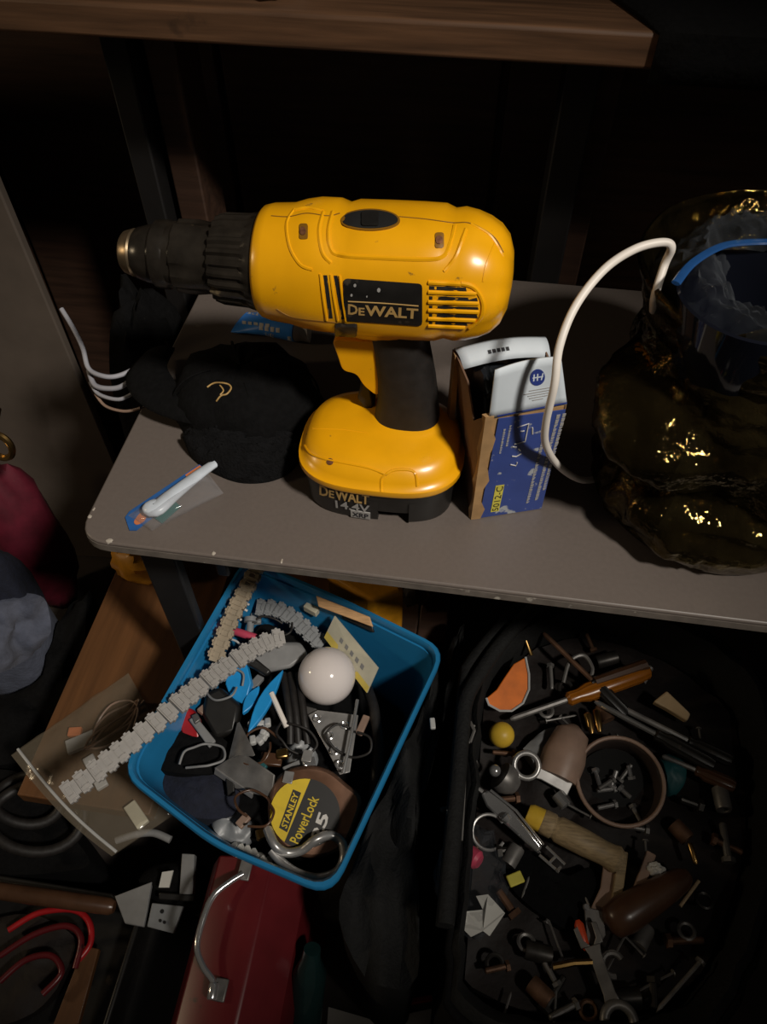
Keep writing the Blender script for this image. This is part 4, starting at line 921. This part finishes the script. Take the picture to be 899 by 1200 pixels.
m = MB().tube(bagr(.985, BR-.004, .008, 4), .0040, 8, True); m.build('rim_piping', 'black_cloth_and_shade', tbg, smooth=60)
fold = [P(x, y, BR-.03) for x, y in ((630, 712), (560, 790), (512, 880), (490, 980), (480, 1090))]
for k, dx in enumerate((-.006, .010)):
    m = MB().tube([p+V((max(dx, .030-p.x), 0, .034+.010*k)) for p in spline(fold, 6)], .0075, 8, flat=.8); m.build('bag_fold', 'bag_cloth', tbg, smooth=60)
zp = [P(x, y, BR+.004) for x, y in ((556, 850), (549, 862), (546, 885), (544, 930), (541, 985))]
m = MB().tube(spline(zp, 5), .0014, 6); m.build('zip_edge', 'dull_steel', tbg)
m = MB()
for a, b in (((540, 866), (546, 852)), ((546, 852), (551, 846)), ((551, 846), (556, 856)), ((556, 856), (551, 870)), ((540, 866), (551, 870))): m.tube([P(*a, BR+.009), P(*b, BR+.009)], .0016, 6)
m.build('zip_pull', 'dull_steel', tbg)
small('side_clasp', 'pale_plastic', (507, 848), BR+.012, (.005, .011, .004), .2, '', '', None, .001, 0, tbg)
HZ = .346
m = MB(); oc = [P(x, y, .30) for x, y in ((598, 716), (548, 790), (512, 880), (492, 960), (482, 1060), (488, 1150), (440, 1160), (400, 1090), (420, 1010), (452, 940), (480, 880), (512, 800), (545, 742))]
oc = [V((min(p.x, .024) if p.y < .44 else .024-.010*(i % 2), min(p.y, .452), 0)) for i, p in enumerate(oc)]
def dz(x, y): return .335+.010*math.sin(x*160+y*40)
heap(m, [(p.x, p.y) for p in spline(oc+[oc[0]], 4)[:-1]], dz, .0005, 8, .016, 24, 17); m.one('black_coat', 'bag_cloth', 'black coat bunched between the blue bin and the tool bag', 'coat', smooth=60)
m = MB(); heap(m, [(p.x, p.y) for p in bagr(.855, 0)], lambda x, y: HZ-.006, .245, 12, .010, 20, 15)
m.one('leather_apron', 'leather', 'dark brown leather lining beneath the tools in the black bag', 'leather', smooth=60)
# ---- tools
def Z(h=0): return HZ+h
t = thing('reflector', 'orange round plastic disc with pale rim standing in the tool bag', 'disc', P(597, 805, Z()))
od = [(616, 770), (620, 790), (620, 808), (613, 824), (600, 833), (586, 833), (573, 826), (570, 818), (582, 808), (591, 794), (602, 778)]
quadplate('disc_face', 'orange', [(x, y, Z(.016)+(833-y)*.0002) for x, y in od], .004, '', '', t, bevel=.001)
m = MB().tube([P(x, y, Z(.0165)+(833-y)*.0002) for x, y in od[:8]], .0012, 6); m.build('disc_rim', 'pale_plastic', t)
c = P(588, 861, Z(.013)); m = MB().lathe([(.0125*math.sin(math.pi*k/12), -.0125*math.cos(math.pi*k/12)) for k in range(1, 12)], Matrix.Translation(c), 24)
m.one('yellow_ball', 'knob_yellow', 'yellow ball next to the orange disc in the tool bag', 'ball', smooth=60)
def flut(n): return lambda k, h: 1.0 if k % 2 else .90
def screwdriver(a, mpt, b, rs, rh, hm_, label, sm='steel'):
    t = thing('screwdriver', label, 'screwdriver', mpt)
    MB().tube([a, lerp(a, mpt, .06), mpt], [rs*.5, rs, rs], 8).build('shaft', sm, t)
    m = MB(); lathe_ab(m, mpt, b, [(rs*1.3, 0), (rh*.75, .03), (rh*.7, .14), (rh, .25), (rh, .85), (rh*.8, .97), (rh*.3, 1)], 24, flut(24)); m.build('handle', hm_, t); return t
screwdriver(P(598, 843, Z(.012)), P(664, 820, Z(.016)), P(762, 785, Z(.020)), .0030, .0095, 'amber_plastic', 'screwdriver with amber handle and steel shaft lying behind the jar', 'dull_steel')
screwdriver(P(637, 742, Z(.026)), P(694, 797, Z(.022)), P(735, 838, Z(.012)), .0026, .0075, 'black_plastic', 'screwdriver with black handle crossing over the amber one', 'rusty_steel')
screwdriver(P(697, 822, Z(.018)), P(768, 860, Z(.018)), P(838, 898, Z(.016)), .0028, .0080, 'black_plastic', 'screwdriver with bright chrome shaft beside the round jar', 'chrome')
screwdriver(P(726, 828, Z(.016)), P(806, 868, Z(.015)), P(858, 892, Z(.014)), .0030, .0075, 'black_plastic', 'screwdriver with dull grey shaft beyond the chrome shaft one', 'steel')
screwdriver(P(776, 886, Z(.014)), P(815, 902, Z(.012)), P(862, 922, Z(.012)), .0026, .0070, 'dark_handle', 'short screwdriver with dark handle to the right of the jar', 'dull_steel')
m = MB(); lathe_ab(m, P(613, 742, Z(.024)), P(623, 768, Z(.016)), [(.003, 0), (.0035, .1), (.0022, .3), (.0022, 1)], 10); m.one('brass_punch', 'brass', 'thin brass punch standing beside the orange disc', 'punch')
m = MB().tube(spline([P(660, 800, Z(.012)), P(668, 775, Z(.018)), P(684, 768, Z(.02)), P(694, 782, Z(.018)), P(692, 795, Z(.014))], 6), .0022, 8); m.one('steel_hook', 'dull_steel', 'curved grey steel hook behind the amber screwdriver', 'hook')
m = MB(); lathe_ab(m, P(697, 800, Z(.022)), P(757, 780, Z(.024)), [(.006, 0), (.0065, .5), (.007, 1)], 10); 
t = m.one('wooden_dowel', 'dark_handle', 'dark wooden dowel lying along the amber screwdriver handle', 'dowel')
quadplate('cream_wedge', 'cream', [(766, 822, Z(.020)), (782, 809, Z(.024)), (810, 836, Z(.022)), (806, 845, Z(.016)), (782, 830, Z(.016))], .012, 'cream coloured plastic wedge among dark screwdriver handles', 'wedge', bevel=.002)
# ring spanners
def ring(c, r, w, nrm=(0, 0, 1), n=24, sx=1.0):
    M, _ = frame(V((0, 0, 0)), V((1, 0, 0)), nrm); M.translation = c
    return [M @ V((r*math.cos(k*2*math.pi/n)*sx, r*math.sin(k*2*math.pi/n), 0)) for k in range(n)]
def spanner(c, r, b, label, mt='steel', w=.0028, open_=None, name='wrench'):
    t = thing(name, label, 'wrench', c)
    MB().tube(ring(c, r, w, (CAM-c).normalized()), w, 8, True).build('ring_end', mt, t, smooth=60)
    d = (b-c).normalized(); M, L = frame(c+d*(r+w*.3), b, (CAM-c).normalized())
    m = MB(); wd = r*.55; m.loft([[M @ V((x, y*k, z)) for y, z in ((-wd, -.0016), (wd, -.0016), (wd, .0016), (-wd, .0016))] for x, k in ((0, 1), (L*.15, .8), (L*.85, .8), (L, 1.1))]); m.build('shaft', mt, t, bevel=.0008)
    if open_:
        m = MB()
        for s_ in (-1, 1): m.prism([M @ V((L, s_*wd*.2, -.0018)), M @ V((L, s_*wd*1.5, -.0018)), M @ V((L+r*1.3, s_*wd*1.6, -.0018)), M @ V((L+r*1.4, s_*wd*.9, -.0018)), M @ V((L+r*.4, s_*wd*.8, -.0018))], (M.to_3x3() @ V((0, 0, .0036))))
        m.build('open_end', mt, t, bevel=.0006)
    return t
spanner(P(617, 897, Z(.018)), .0115, P(668, 925, Z(.012)), 'ring wrench with bright ring propped beside the tan leather cone', 'steel')
spanner(P(726, 1197, Z(.016)), .0115, P(694, 1108, Z(.018)), 'long steel wrench with ring end near the bag front', 'dull_steel', .004, True)
t = thing('steel_sockets_pair', 'grey steel swivel joint with round knob beside the ring wrench', 'joint', P(588, 912, Z()))
c = P(586, 908, Z(.016)); m = MB(); lathe_ab(m, c, P(604, 922, Z(.008)), [(.006, 0), (.0135, .02), (.0145, .35), (.012, .7), (.008, 1)], 20); m.build('joint_body', 'dull_steel', t, smooth=40)
m = MB().lathe([(.0058*math.sin(math.pi*k/8), -.0058*math.cos(math.pi*k/8)) for k in range(1, 8)], Matrix.Translation(P(580, 903, Z(.022))), 14); m.build('joint_knob', 'chrome', t, smooth=60)
m = MB(); lathe_ab(m, P(674, 850, Z(.020)), P(652, 912, Z(.008)), [(.004, 0), (.016, .15), (.021, .6), (.020, 1)], 20); m.one('leather_cone', 'tan_plastic', 'tan leather cone standing behind the round jar', 'cone', smooth=60)
cushion('grey_glove', 'grey_plastic', [(612, 880), (632, 862), (654, 852), (662, 880), (650, 900), (630, 905)], HZ+.001, .010, 'grey cloth scrap tucked against the tan leather cone', 'cloth', 65)
for k, (x0, y0, x1, y1) in enumerate(((688, 836, 694, 860), (698, 832, 703, 858))):
    m = MB(); lathe_ab(m, P(x0, y0, Z(.016)), P(x1, y1, Z(.014)), [(.003, 0), (.0038, .05), (.0038, .7), (.002, 1)], 10); m.one('brass_fitting', 'brass', 'small brass tube fitting between screwdriver and round jar', 'fitting', 'brass fittings in the tool bag')
# jar with bits
jc = P(727, 915, Z(.018)); ax = ((CAM-jc).normalized()*.6+V((.1, 0, .7))).normalized()
t = thing('round_jar', 'tan plastic jar lying open with dark metal bits inside', 'jar', jc-V((0, 0, .018)))
Mj, _ = frame(V((0, 0, 0)), ax.orthogonal(), ax); Mj.translation = jc
MB().lathe([(.020, -.040), (.036, -.038), (.0395, -.030), (.0408, -.004), (.0415, 0), (.0400, .001), (.0378, -.001), (.037, -.006), (.036, -.030), (.01, -.032)], Mj, 44).build('jar_body', 'jar_dark', t, smooth=50)
MB().tube([Mj @ V((.0398*math.cos(k*math.pi/24), .0398*math.sin(k*math.pi/24), .0005)) for k in range(48)], .0020, 8, True).build('jar_rim', 'tan_plastic', t, smooth=60)
MB().lathe([(.003, -.0315), (.0355, -.031), (.035, -.026), (.02, -.023), (.003, -.022)], Mj, 30).build('jar_filling', 'black_slot', t, smooth=60)
random.seed(5)
def bolt(a, b, r, mt, label, group):
    t = thing('hex_bolt', label, 'bolt', a, group); M, L = frame(a, b); m = MB(); m.lathe([(r*1.9, 0), (r*1.9, r*1.3)], M @ AXX, 6); m.build('head', mt, t, smooth=0)
    m = MB(); m.lathe([(r, r*1.2), (r, L*.96), (r*.7, L)], M @ AXX, 10); m.build('shank', mt, t); return t
for k in range(9):
    q = random.uniform(0, 6.28); rr_ = random.uniform(0, .024); a = Mj @ V((rr_*math.cos(q), rr_*math.sin(q), -.022+.004*random.random())); d = Mj.to_3x3() @ V((math.cos(q*2.3), math.sin(q*2.3), .25))
    bolt(a, a+d*random.uniform(.012, .02), .0022, ('steel', 'dull_steel', 'chrome')[k % 3], 'small steel bolt lying inside the tan round jar', 'bolts inside the round jar')
cushion('teal_sponge', 'teal', [(770, 890), (786, 884), (800, 900), (798, 925), (784, 932), (776, 910)], HZ, .014, 'dark teal sponge wedged beside the round jar', 'sponge', 66)
# chrome folding tool
t = thing('folding_pliers', 'bright chrome folding pliers lying in the tool bag left of wooden handle', 'pliers', P(610, 970, Z()))
quadplate('plier_arm', 'chrome', [(563, 930, Z(.022)), (573, 925, Z(.024)), (592, 938, Z(.024)), (636, 992, Z(.020)), (630, 1000, Z(.016)), (592, 966, Z(.018)), (570, 945, Z(.018))], .007, '', '', t, bevel=.0022)
for a, b in (((632, 1002), (655, 1022)), ((640, 992), (662, 1013)), ((645, 1010), (652, 1003)), ((653, 1021), (657, 1016))): MB().tube([P(*a, Z(.018)), P(*b, Z(.015))], .0014, 6).build('plier_jaw', 'chrome', t)
MB().tube([P(575, 926, Z(.026)), P(605, 950, Z(.026)), P(637, 990, Z(.022))], .0012, 6).build('plier_edge', 'chrome', t)
MB().tube([P(550, 917, Z(.024)), P(566, 928, Z(.023))], .0018, 6).build('plier_tip', 'steel', t)
m = MB(); lathe_ab(m, P(590, 955, Z(.024)), P(596, 962, Z(.023)), [(.003, 0), (.005, .3), (.003, 1)], 10); m.build('pivot', 'chrome', t)
c = P(573, 975, Z(.012)); rg = ring(c, .0150, 0, (CAM-c).normalized(), 28); m = MB().tube(rg[3:27], .0015, 8); m.one('split_ring', 'steel', 'round steel split ring under the chrome folding pliers', 'ring')
# wooden handle with yellow cap
t = thing('chisel', 'pale wooden tool handle with bright yellow end in the tool bag', 'chisel', P(675, 980, Z()))
a = P(618, 953, Z(.020)); b = P(728, 1010, Z(.018))
m = MB(); lathe_ab(m, a, b, [(.008, 0), (.0100, .04), (.0105, .16)], 20); m.build('handle_cap', 'knob_yellow', t)
m = MB(); lathe_ab(m, a, b, [(.0104, .16), (.0112, .18), (.0112, .28), (.0100, .29), (.0100, .31), (.0118, .34), (.0116, .62), (.0104, .82), (.0110, .9), (.0122, .95), (.009, 1)], 20); m.build('handle', 'handle_wood', t, smooth=50)
quadplate('steel_strap', 'tan_plastic', [(708, 1010, Z(.012)), (724, 1008, Z(.012)), (722, 1040, Z(.012)), (712, 1070, Z(.012)), (692, 1066, Z(.012)), (704, 1040, Z(.012))], .003, 'bent tan metal strap below the wooden tool handle', 'strap', bevel=.0008)
t = thing('steel_plate', 'grey steel mending plate with two holes below the tan strap', 'plate', P(697, 1090, Z()))
quadplate('plate_body', 'dull_steel', [(685, 1062, Z(.015)), (708, 1068, Z(.015)), (710, 1096, Z(.014)), (700, 1112, Z(.014)), (688, 1104, Z(.014))], .0025, '', '', t, bevel=.0006)
for x, y in ((691, 1078), (702, 1099)): MB().lathe([(.0017, 0), (.0017, .0004)], Matrix.Translation(P(x, y, Z(.0152))), 12).build('hole', 'black_slot', t)
MB().lathe([(.003, 0), (.0022, .002)], Matrix.Translation(P(687, 1063, Z(.0152))), 12).build('rivet', 'chrome', t)
for k, (x0, y0, x1, y1, lab) in enumerate(((730, 998, 721, 1066, 'dark wooden slat lying under the end of the pale wooden handle'), (763, 1000, 746, 1048, 'short wooden slat with chipped edge right of the dark slat'))):
    a = P(x0, y0, Z(.014)); b = P(x1, y1, Z(.014)); M, L = frame(a, b); MB().box(M @ V((L/2, 0, 0)), (L, .0085, .006), M.to_3x3()).one('wooden_lath', ('handle_wood', 'tan_plastic')[k], lab, 'slat', bevel=.001)
m = MB(); lathe_ab(m, P(712, 1084, Z(.018)), P(806, 1026, Z(.016)), [(.006, 0), (.013, .05), (.0155, .2), (.0140, .5), (.0120, .75), (.0095, .93), (.006, 1)], 22); m.one('file_handle', 'dark_handle', 'glossy dark brown pear-shaped wooden handle in the tool bag', 'handle', smooth=60)
m = MB(); blob(m, P(768, 1020, Z(.014)), (.008, .006, .008), .3, 71); m.one('white_pebble', 'paper_white', 'small white lump beside the dark brown handle', 'lump')
m = MB(); lathe_ab(m, P(677, 1078, Z(.016)), P(687, 1114, Z(.014)), [(.0018, 0), (.0040, .15), (.0040, .8), (.0015, 1)], 10); m.one('red_pencil_stub', 'hot_red', 'orange-red plastic stub beside the grey mending plate', 'stub')
m = MB().tube([P(648, 1133, Z(.014)), P(672, 1128, Z(.016)), P(694, 1127, Z(.016))], .0028, 8); m.one('copper_pipe', 'brass', 'short copper pipe touching the long wrench near the bag front', 'pipe')
c = P(718, 1130, Z(.014)); m = MB().tube(ring(c, .0085, 0, (CAM-c).normalized(), 20)[2:17], .0026, 8); m.one('cable_clamp', 'dull_steel', 'open grey cable clamp right of the long steel wrench', 'clamp')
t = thing('long_nail', 'long grey nail lying apart near the bag edge', 'nail', P(796, 1156, Z()))
MB().tube([P(769, 1187, Z(.010)), P(774, 1180, Z(.010)), P(821, 1127, Z(.012))], [.0003, .0018, .0018], 8).build('shank', 'dull_steel', t)
m = MB(); lathe_ab(m, P(820, 1128, Z(.012)), P(822, 1125.5, Z(.0122)), [(.0042, 0), (.0042, 1)], 12); m.build('head', 'dull_steel', t)
m = MB(); lathe_ab(m, P(808, 988, Z(.014)), P(816, 1013, Z(.012)), [(.0020, 0), (.0026, .1), (.0026, .9), (.0018, 1)], 10); m.one('copper_sleeve', 'brass', 'narrow copper sleeve at the right side of the bag', 'sleeve')
m = MB().tube([P(797, 1062, Z(.012)), P(819, 1032, Z(.014))], .0016, 8); m.one('tan_pin', 'cream', 'thin tan pin beyond the dark brown handle', 'pin')
# plastic wrap, paper and coloured bits at the left of the mouth
m = MB(); pp = [(536, 1062), (546, 1068), (566, 1066), (558, 1050), (572, 1048), (592, 1070), (574, 1097), (566, 1091), (552, 1098), (540, 1086)]
m.prism([P(x, y, Z(.012)+.003*math.sin(i*2.1)) for i, (x, y) in enumerate(pp)], (0, 0, -.0008)); m.one('paper_scrap', 'paper_white', 'torn white paper scrap in the tool bag mouth', 'paper', smooth=0)
m = MB(); blob(m, P(553, 1030, Z(.006)), (.030, .045, .010), .35, 81, 5, 30, 14); m.one('clear_wrapper', 'clear_film', 'crinkled clear plastic wrapper over the pink cap in the bag', 'wrapper', smooth=60)
m = MB(); lathe_ab(m, P(548, 1000, Z(.010)), P(562, 1010, Z(.014)), [(.006, 0), (.0085, .1), (.0085, .8), (.006, 1)], 14); m.one('pink_cap', 'pink', 'pink plastic cap near the split ring in the bag', 'cap')
quadplate('green_tab', 'green', [(527, 1010, Z(.016)), (537, 1000, Z(.016)), (540, 1020, Z(.014)), (534, 1042, Z(.014)), (527, 1035, Z(.014))], .003, 'green plastic tab at the bag rim by the pink cap', 'tab', bevel=.001)
cushion('dark_pliers_pouch', 'black_cloth_and_shade', [(590, 1000), (625, 1002), (662, 1030), (690, 1020), (698, 1060), (672, 1090), (640, 1080), (600, 1045)], HZ-.002, .014, 'black pouch below the chrome folding pliers', 'pouch', 82)
small('tin_label', 'label_yellow', (604, 1030), Z(.013), (.014, .010, .003), .5, 'dull yellow label on a tin corner below the split ring', 'label', None)
m = MB(); lathe_ab(m, P(652, 930, Z(.012)), P(664, 945, Z(.012)), [(.0045, 0), (.006, .05), (.006, .95), (.004, 1)], 12); m.one('chrome_socket', 'chrome', 'bright chrome socket above the pale wooden handle', 'socket')
# loose sockets, bolts and nails scattered over the lining
random.seed(21)
anch = {(597, 805): 'orange disc', (588, 861): 'yellow ball', (617, 897): 'ring wrench', (727, 915): 'round jar', (785, 825): 'cream wedge', (675, 980): 'pale wooden handle', (610, 970): 'chrome folding pliers', (573, 975): 'split ring',
        (563, 1075): 'white paper scrap', (760, 1055): 'dark brown handle', (697, 1090): 'grey mending plate', (715, 1160): 'long steel wrench', (796, 1156): 'long grey nail', (712, 802): 'amber screwdriver handle', (660, 880): 'tan leather cone',
        (640, 1045): 'black pouch', (812, 1000): 'copper sleeve', (785, 905): 'teal sponge', (625, 765): 'brass punch', (718, 1130): 'cable clamp', (820, 1045): 'thin tan pin', (840, 890): 'screwdriver handles', (665, 1128): 'copper pipe'}
def near(x, y): return anch[min(anch, key=lambda p: (p[0]-x)**2+(p[1]-y)**2)]
look = {'dark_iron': 'dark iron', 'rusty_steel': 'rusty', 'dull_steel': 'dull grey'}
free = [(560, 890), (600, 880), (640, 905), (668, 800), (712, 850), (745, 800), (790, 870), (815, 880), (838, 920), (820, 950), (600, 1075), (618, 1110), (640, 1120), (600, 1130), (655, 1150), (585, 1125), (620, 1150), (670, 1170), (640, 1180), (690, 1180),
        (750, 1110), (760, 1140), (780, 1100), (800, 1090), (745, 1170), (840, 980), (850, 1010), (830, 1060), (790, 970), (760, 975), (555, 940), (548, 985), (600, 1010), (580, 1000), (610, 935), (640, 830), (720, 770), (690, 765), (650, 775), (655, 865)]
for k, (x, y) in enumerate(free):
    x += random.uniform(-6, 6); y += random.uniform(-6, 6); q = random.uniform(0, 6.28); d = V((math.cos(q), math.sin(q), random.uniform(-.1, .2)))
    a = P(x, y, Z(.006)); mt = ('dark_iron', 'rusty_steel', 'dull_steel')[k % 3]; lk = look[mt]; nr = near(x, y)
    if k % 4 == 0:
        m = MB(); L = random.uniform(.016, .024); M, _ = frame(a, a+d*L); m.lathe([(.0075, 0), (.0075, L*.9), (.0068, L), (.0045, L), (.004, L*.5)], M @ AXX, 14); m.one('steel_socket', mt, lk+' socket lying loose beside the '+nr, 'socket', 'loose sockets in the tool bag')
    elif k % 4 == 3:
        m = MB(); c = a; m.tube(ring(c, .0065, 0, (d.x*.4, d.y*.4, 1), 18), .0019, 6, True); m.one('steel_washer', mt, lk+' washer ring lying loose beside the '+nr, 'washer', 'loose washers in the tool bag')
    else: bolt(a, a+d*random.uniform(.018, .035), random.uniform(.0022, .0034), mt, lk+' hex bolt lying loose beside the '+nr, 'loose bolts in the tool bag')
for k in range(16):
    x = random.uniform(570, 840); y = random.uniform(780, 1180); q = random.uniform(0, 6.28); a = P(x, y, Z(.007)); b = a+V((math.cos(q), math.sin(q), 0))*random.uniform(.03, .05)
    t = thing('steel_nail', 'thin steel nail lying loose beside the '+near(x, y), 'nail', a, 'loose nails in the tool bag')
    MB().tube([a, lerp(a, b, .08), b], [.0002, .0011, .0011], 6).build('shank', 'dull_steel', t)
    m = MB(); lathe_ab(m, b, b+(b-a).normalized()*.001, [(.0028, 0), (.0028, 1)], 10); m.build('head', 'dull_steel', t)
# ================================================================ lower left
def at0(x, y, z): return P(x, y, z)
cz = .20
t = thing('black_tool_case', 'black plastic tool case on the floor left of the red toolbox', 'case', (-.345, .07, 0))
cx0, cx1, cy0, cy1 = -.50, -.212, -.04, .158
MB().box(((cx0+cx1)/2, (cy0+cy1)/2, .06), (cx1-cx0, cy1-cy0, .119)).build('case_body', 'black_plastic', t, bevel=.006)
for (x, y, sx, sy) in (((cx0+cx1)/2, cy0+.004, cx1-cx0, .008), ((cx0+cx1)/2, cy1-.004, cx1-cx0, .008), (cx0+.004, (cy0+cy1)/2, .008, cy1-cy0), (cx1-.004, (cy0+cy1)/2, .008, cy1-cy0), (-.285, (cy0+cy1)/2, .006, cy1-cy0)):
    MB().box((x, y, .145), (sx, sy, .05)).build('case_wall', 'black_plastic', t, bevel=.002)
m = MB(); lathe_ab(m, P(-30, 1040, .185), P(134, 1063, .180), [(.0085, 0), (.009, .5), (.0085, .97), (.006, 1)], 16); m.one('wooden_rod', 'dark_handle', 'dark wooden rod lying across the black tool case', 'rod', smooth=60)
t = thing('outlet_plate', 'white electrical cover plate with dark holes on the black case', 'cover plate', P(192, 1080, .17))
quadplate('plate_face', 'grey_links', [(178, 1058, .190), (215, 1062, .190), (203, 1094, .186), (172, 1086, .186)], .006, '', '', t, bevel=.001)
for x, y, r in ((190, 1068, .0022), (188, 1079, .0016), (193, 1081, .0016)): MB().lathe([(r, 0), (r, .0006)], Matrix.Translation(P(x, y, .1888)), 10).build('hole', 'black_slot', t)
quadplate('grey_plate', 'grey_plastic', [(134, 1050, .186), (178, 1033, .190), (172, 1066, .190), (168, 1086, .184), (146, 1082, .182)], .005, 'pale grey flat cover plate tucked under the white plate', 'cover plate', bevel=.001)
quadplate('grey_bar', 'grey_plastic', [(213, 1000, .205), (228, 1001, .205), (226, 1048, .200), (210, 1048, .200)], .012, 'upright grey plastic bar behind the white cover plate', 'bar', bevel=.001)
quadplate('black_bar', 'black_plastic', [(186, 1046, .202), (228, 1049, .202), (227, 1057, .200), (186, 1054, .200)], .008, 'black plastic bar lying across the grey upright bar', 'bar', bevel=.001)
quadplate('pale_chip', 'paper_white', [(190, 1022, .206), (203, 1020, .206), (198, 1040, .204), (186, 1040, .204)], .003, 'small pale paper chip leaning by the grey bar', 'chip')
m = MB(); blob(m, (-.25, .175, .16), (.045, .028, .035), .2, 91, 3, 20, 10, .125); m.one('dark_strap_wad', 'black_cloth_and_shade', 'wad of black strap behind the white cover plate', 'strap')
# red cables in the case
for k, (pts, lab) in enumerate((([(10, 1090), (45, 1070), (85, 1066), (104, 1080), (106, 1105), (92, 1125)], 'outer red cable loop in the black case'), ([(0, 1120), (40, 1095), (78, 1085), (95, 1100), (88, 1135)], 'inner red cable loop in the black case'),
                              ([(0, 1150), (30, 1125), (60, 1120), (72, 1140), (50, 1165)], 'small red cable loop near the bronze slat'))):
    wire([P(x, y, .150+.006*k) for x, y in pts], .0034, 'red_cable', ('red', 'red_enamel', 'red_enamel')[k], lab, 'cable')
cushion('brown_rag', 'leather', [(-20, 1080), (30, 1072), (70, 1085), (90, 1110), (60, 1170), (10, 1200), (-20, 1180)], .132, .008, 'dark brown rag beneath the red cables in the case', 'rag', 92)
quadplate('bronze_slat', 'bench_wood', [(98, 1108, .150), (116, 1112, .150), (92, 1200, .146), (60, 1206, .146)], .008, 'orange-brown wooden slat along the case partition', 'slat', bevel=.001)
# black hoses on the floor left of the zip bag
for k, (cx_, cy_, r, lab) in enumerate(((45, 955, .048, 'large black hose coil left of the zip bag'), (35, 935, .036, 'small black hose coil inside the large coil'))):
    c = P(cx_, cy_, .20-.014*k); m = MB().tube([c+V((r*math.cos(q)*1.1, r*.8*math.sin(q), .006*math.sin(q*2))) for q in [j*2*math.pi/32 for j in range(32)]], .0062, 8, True); m.one('hose_coil', 'black_rubber', lab, 'hose', smooth=60)
m = MB(); oc = [P(x, y, .17) for x, y in ((-30, 900), (30, 910), (90, 985), (104, 1015), (60, 1022), (-30, 1012))]
heap(m, [(p.x, p.y) for p in spline(oc+[oc[0]], 4)[:-1]], lambda x, y: .170, .0005, 8, .012, 22, 16); m.one('black_tarp', 'black_cloth_and_shade', 'black tarp heaped under the hose coils', 'tarp', smooth=60)
wire([P(136, 985, .238), P(158, 978, .240), P(180, 976, .240), P(200, 984, .238)], .0040, 'grey_strap', 'grey_plastic', 'grey strap end poking out below the zip bag', 'strap')
# teal bottle and papers between toolbox and bag
m = MB(); lathe_ab(m, P(366, 1112, .27), P(352, 1240, .15), [(.008, 0), (.009, .08), (.016, .2), (.017, .9), (.014, 1)], 20); m.one('glass_bottle', 'smoke_teal', 'dark teal glass bottle leaning beside the red toolbox', 'bottle', smooth=50) if 'smoke_teal' in MATS else m.one('glass_bottle', 'teal', 'dark teal bottle leaning beside the red toolbox', 'bottle', smooth=50)
m = MB().prism([P(x, y, .002) for x, y in ((385, 1180), (440, 1196), (515, 1180), (525, 1240), (380, 1240))], (0, 0, -.0012)); m.one('newspaper', 'paper_white', 'pale paper sheet on the floor between toolbox and tool bag', 'paper', smooth=0)
small('red_tag', 'red', (492, 1172), .01, (.03, .006, .016), .3, 'red strip standing on the pale paper on the floor', 'strip', None)
MATS.clear()
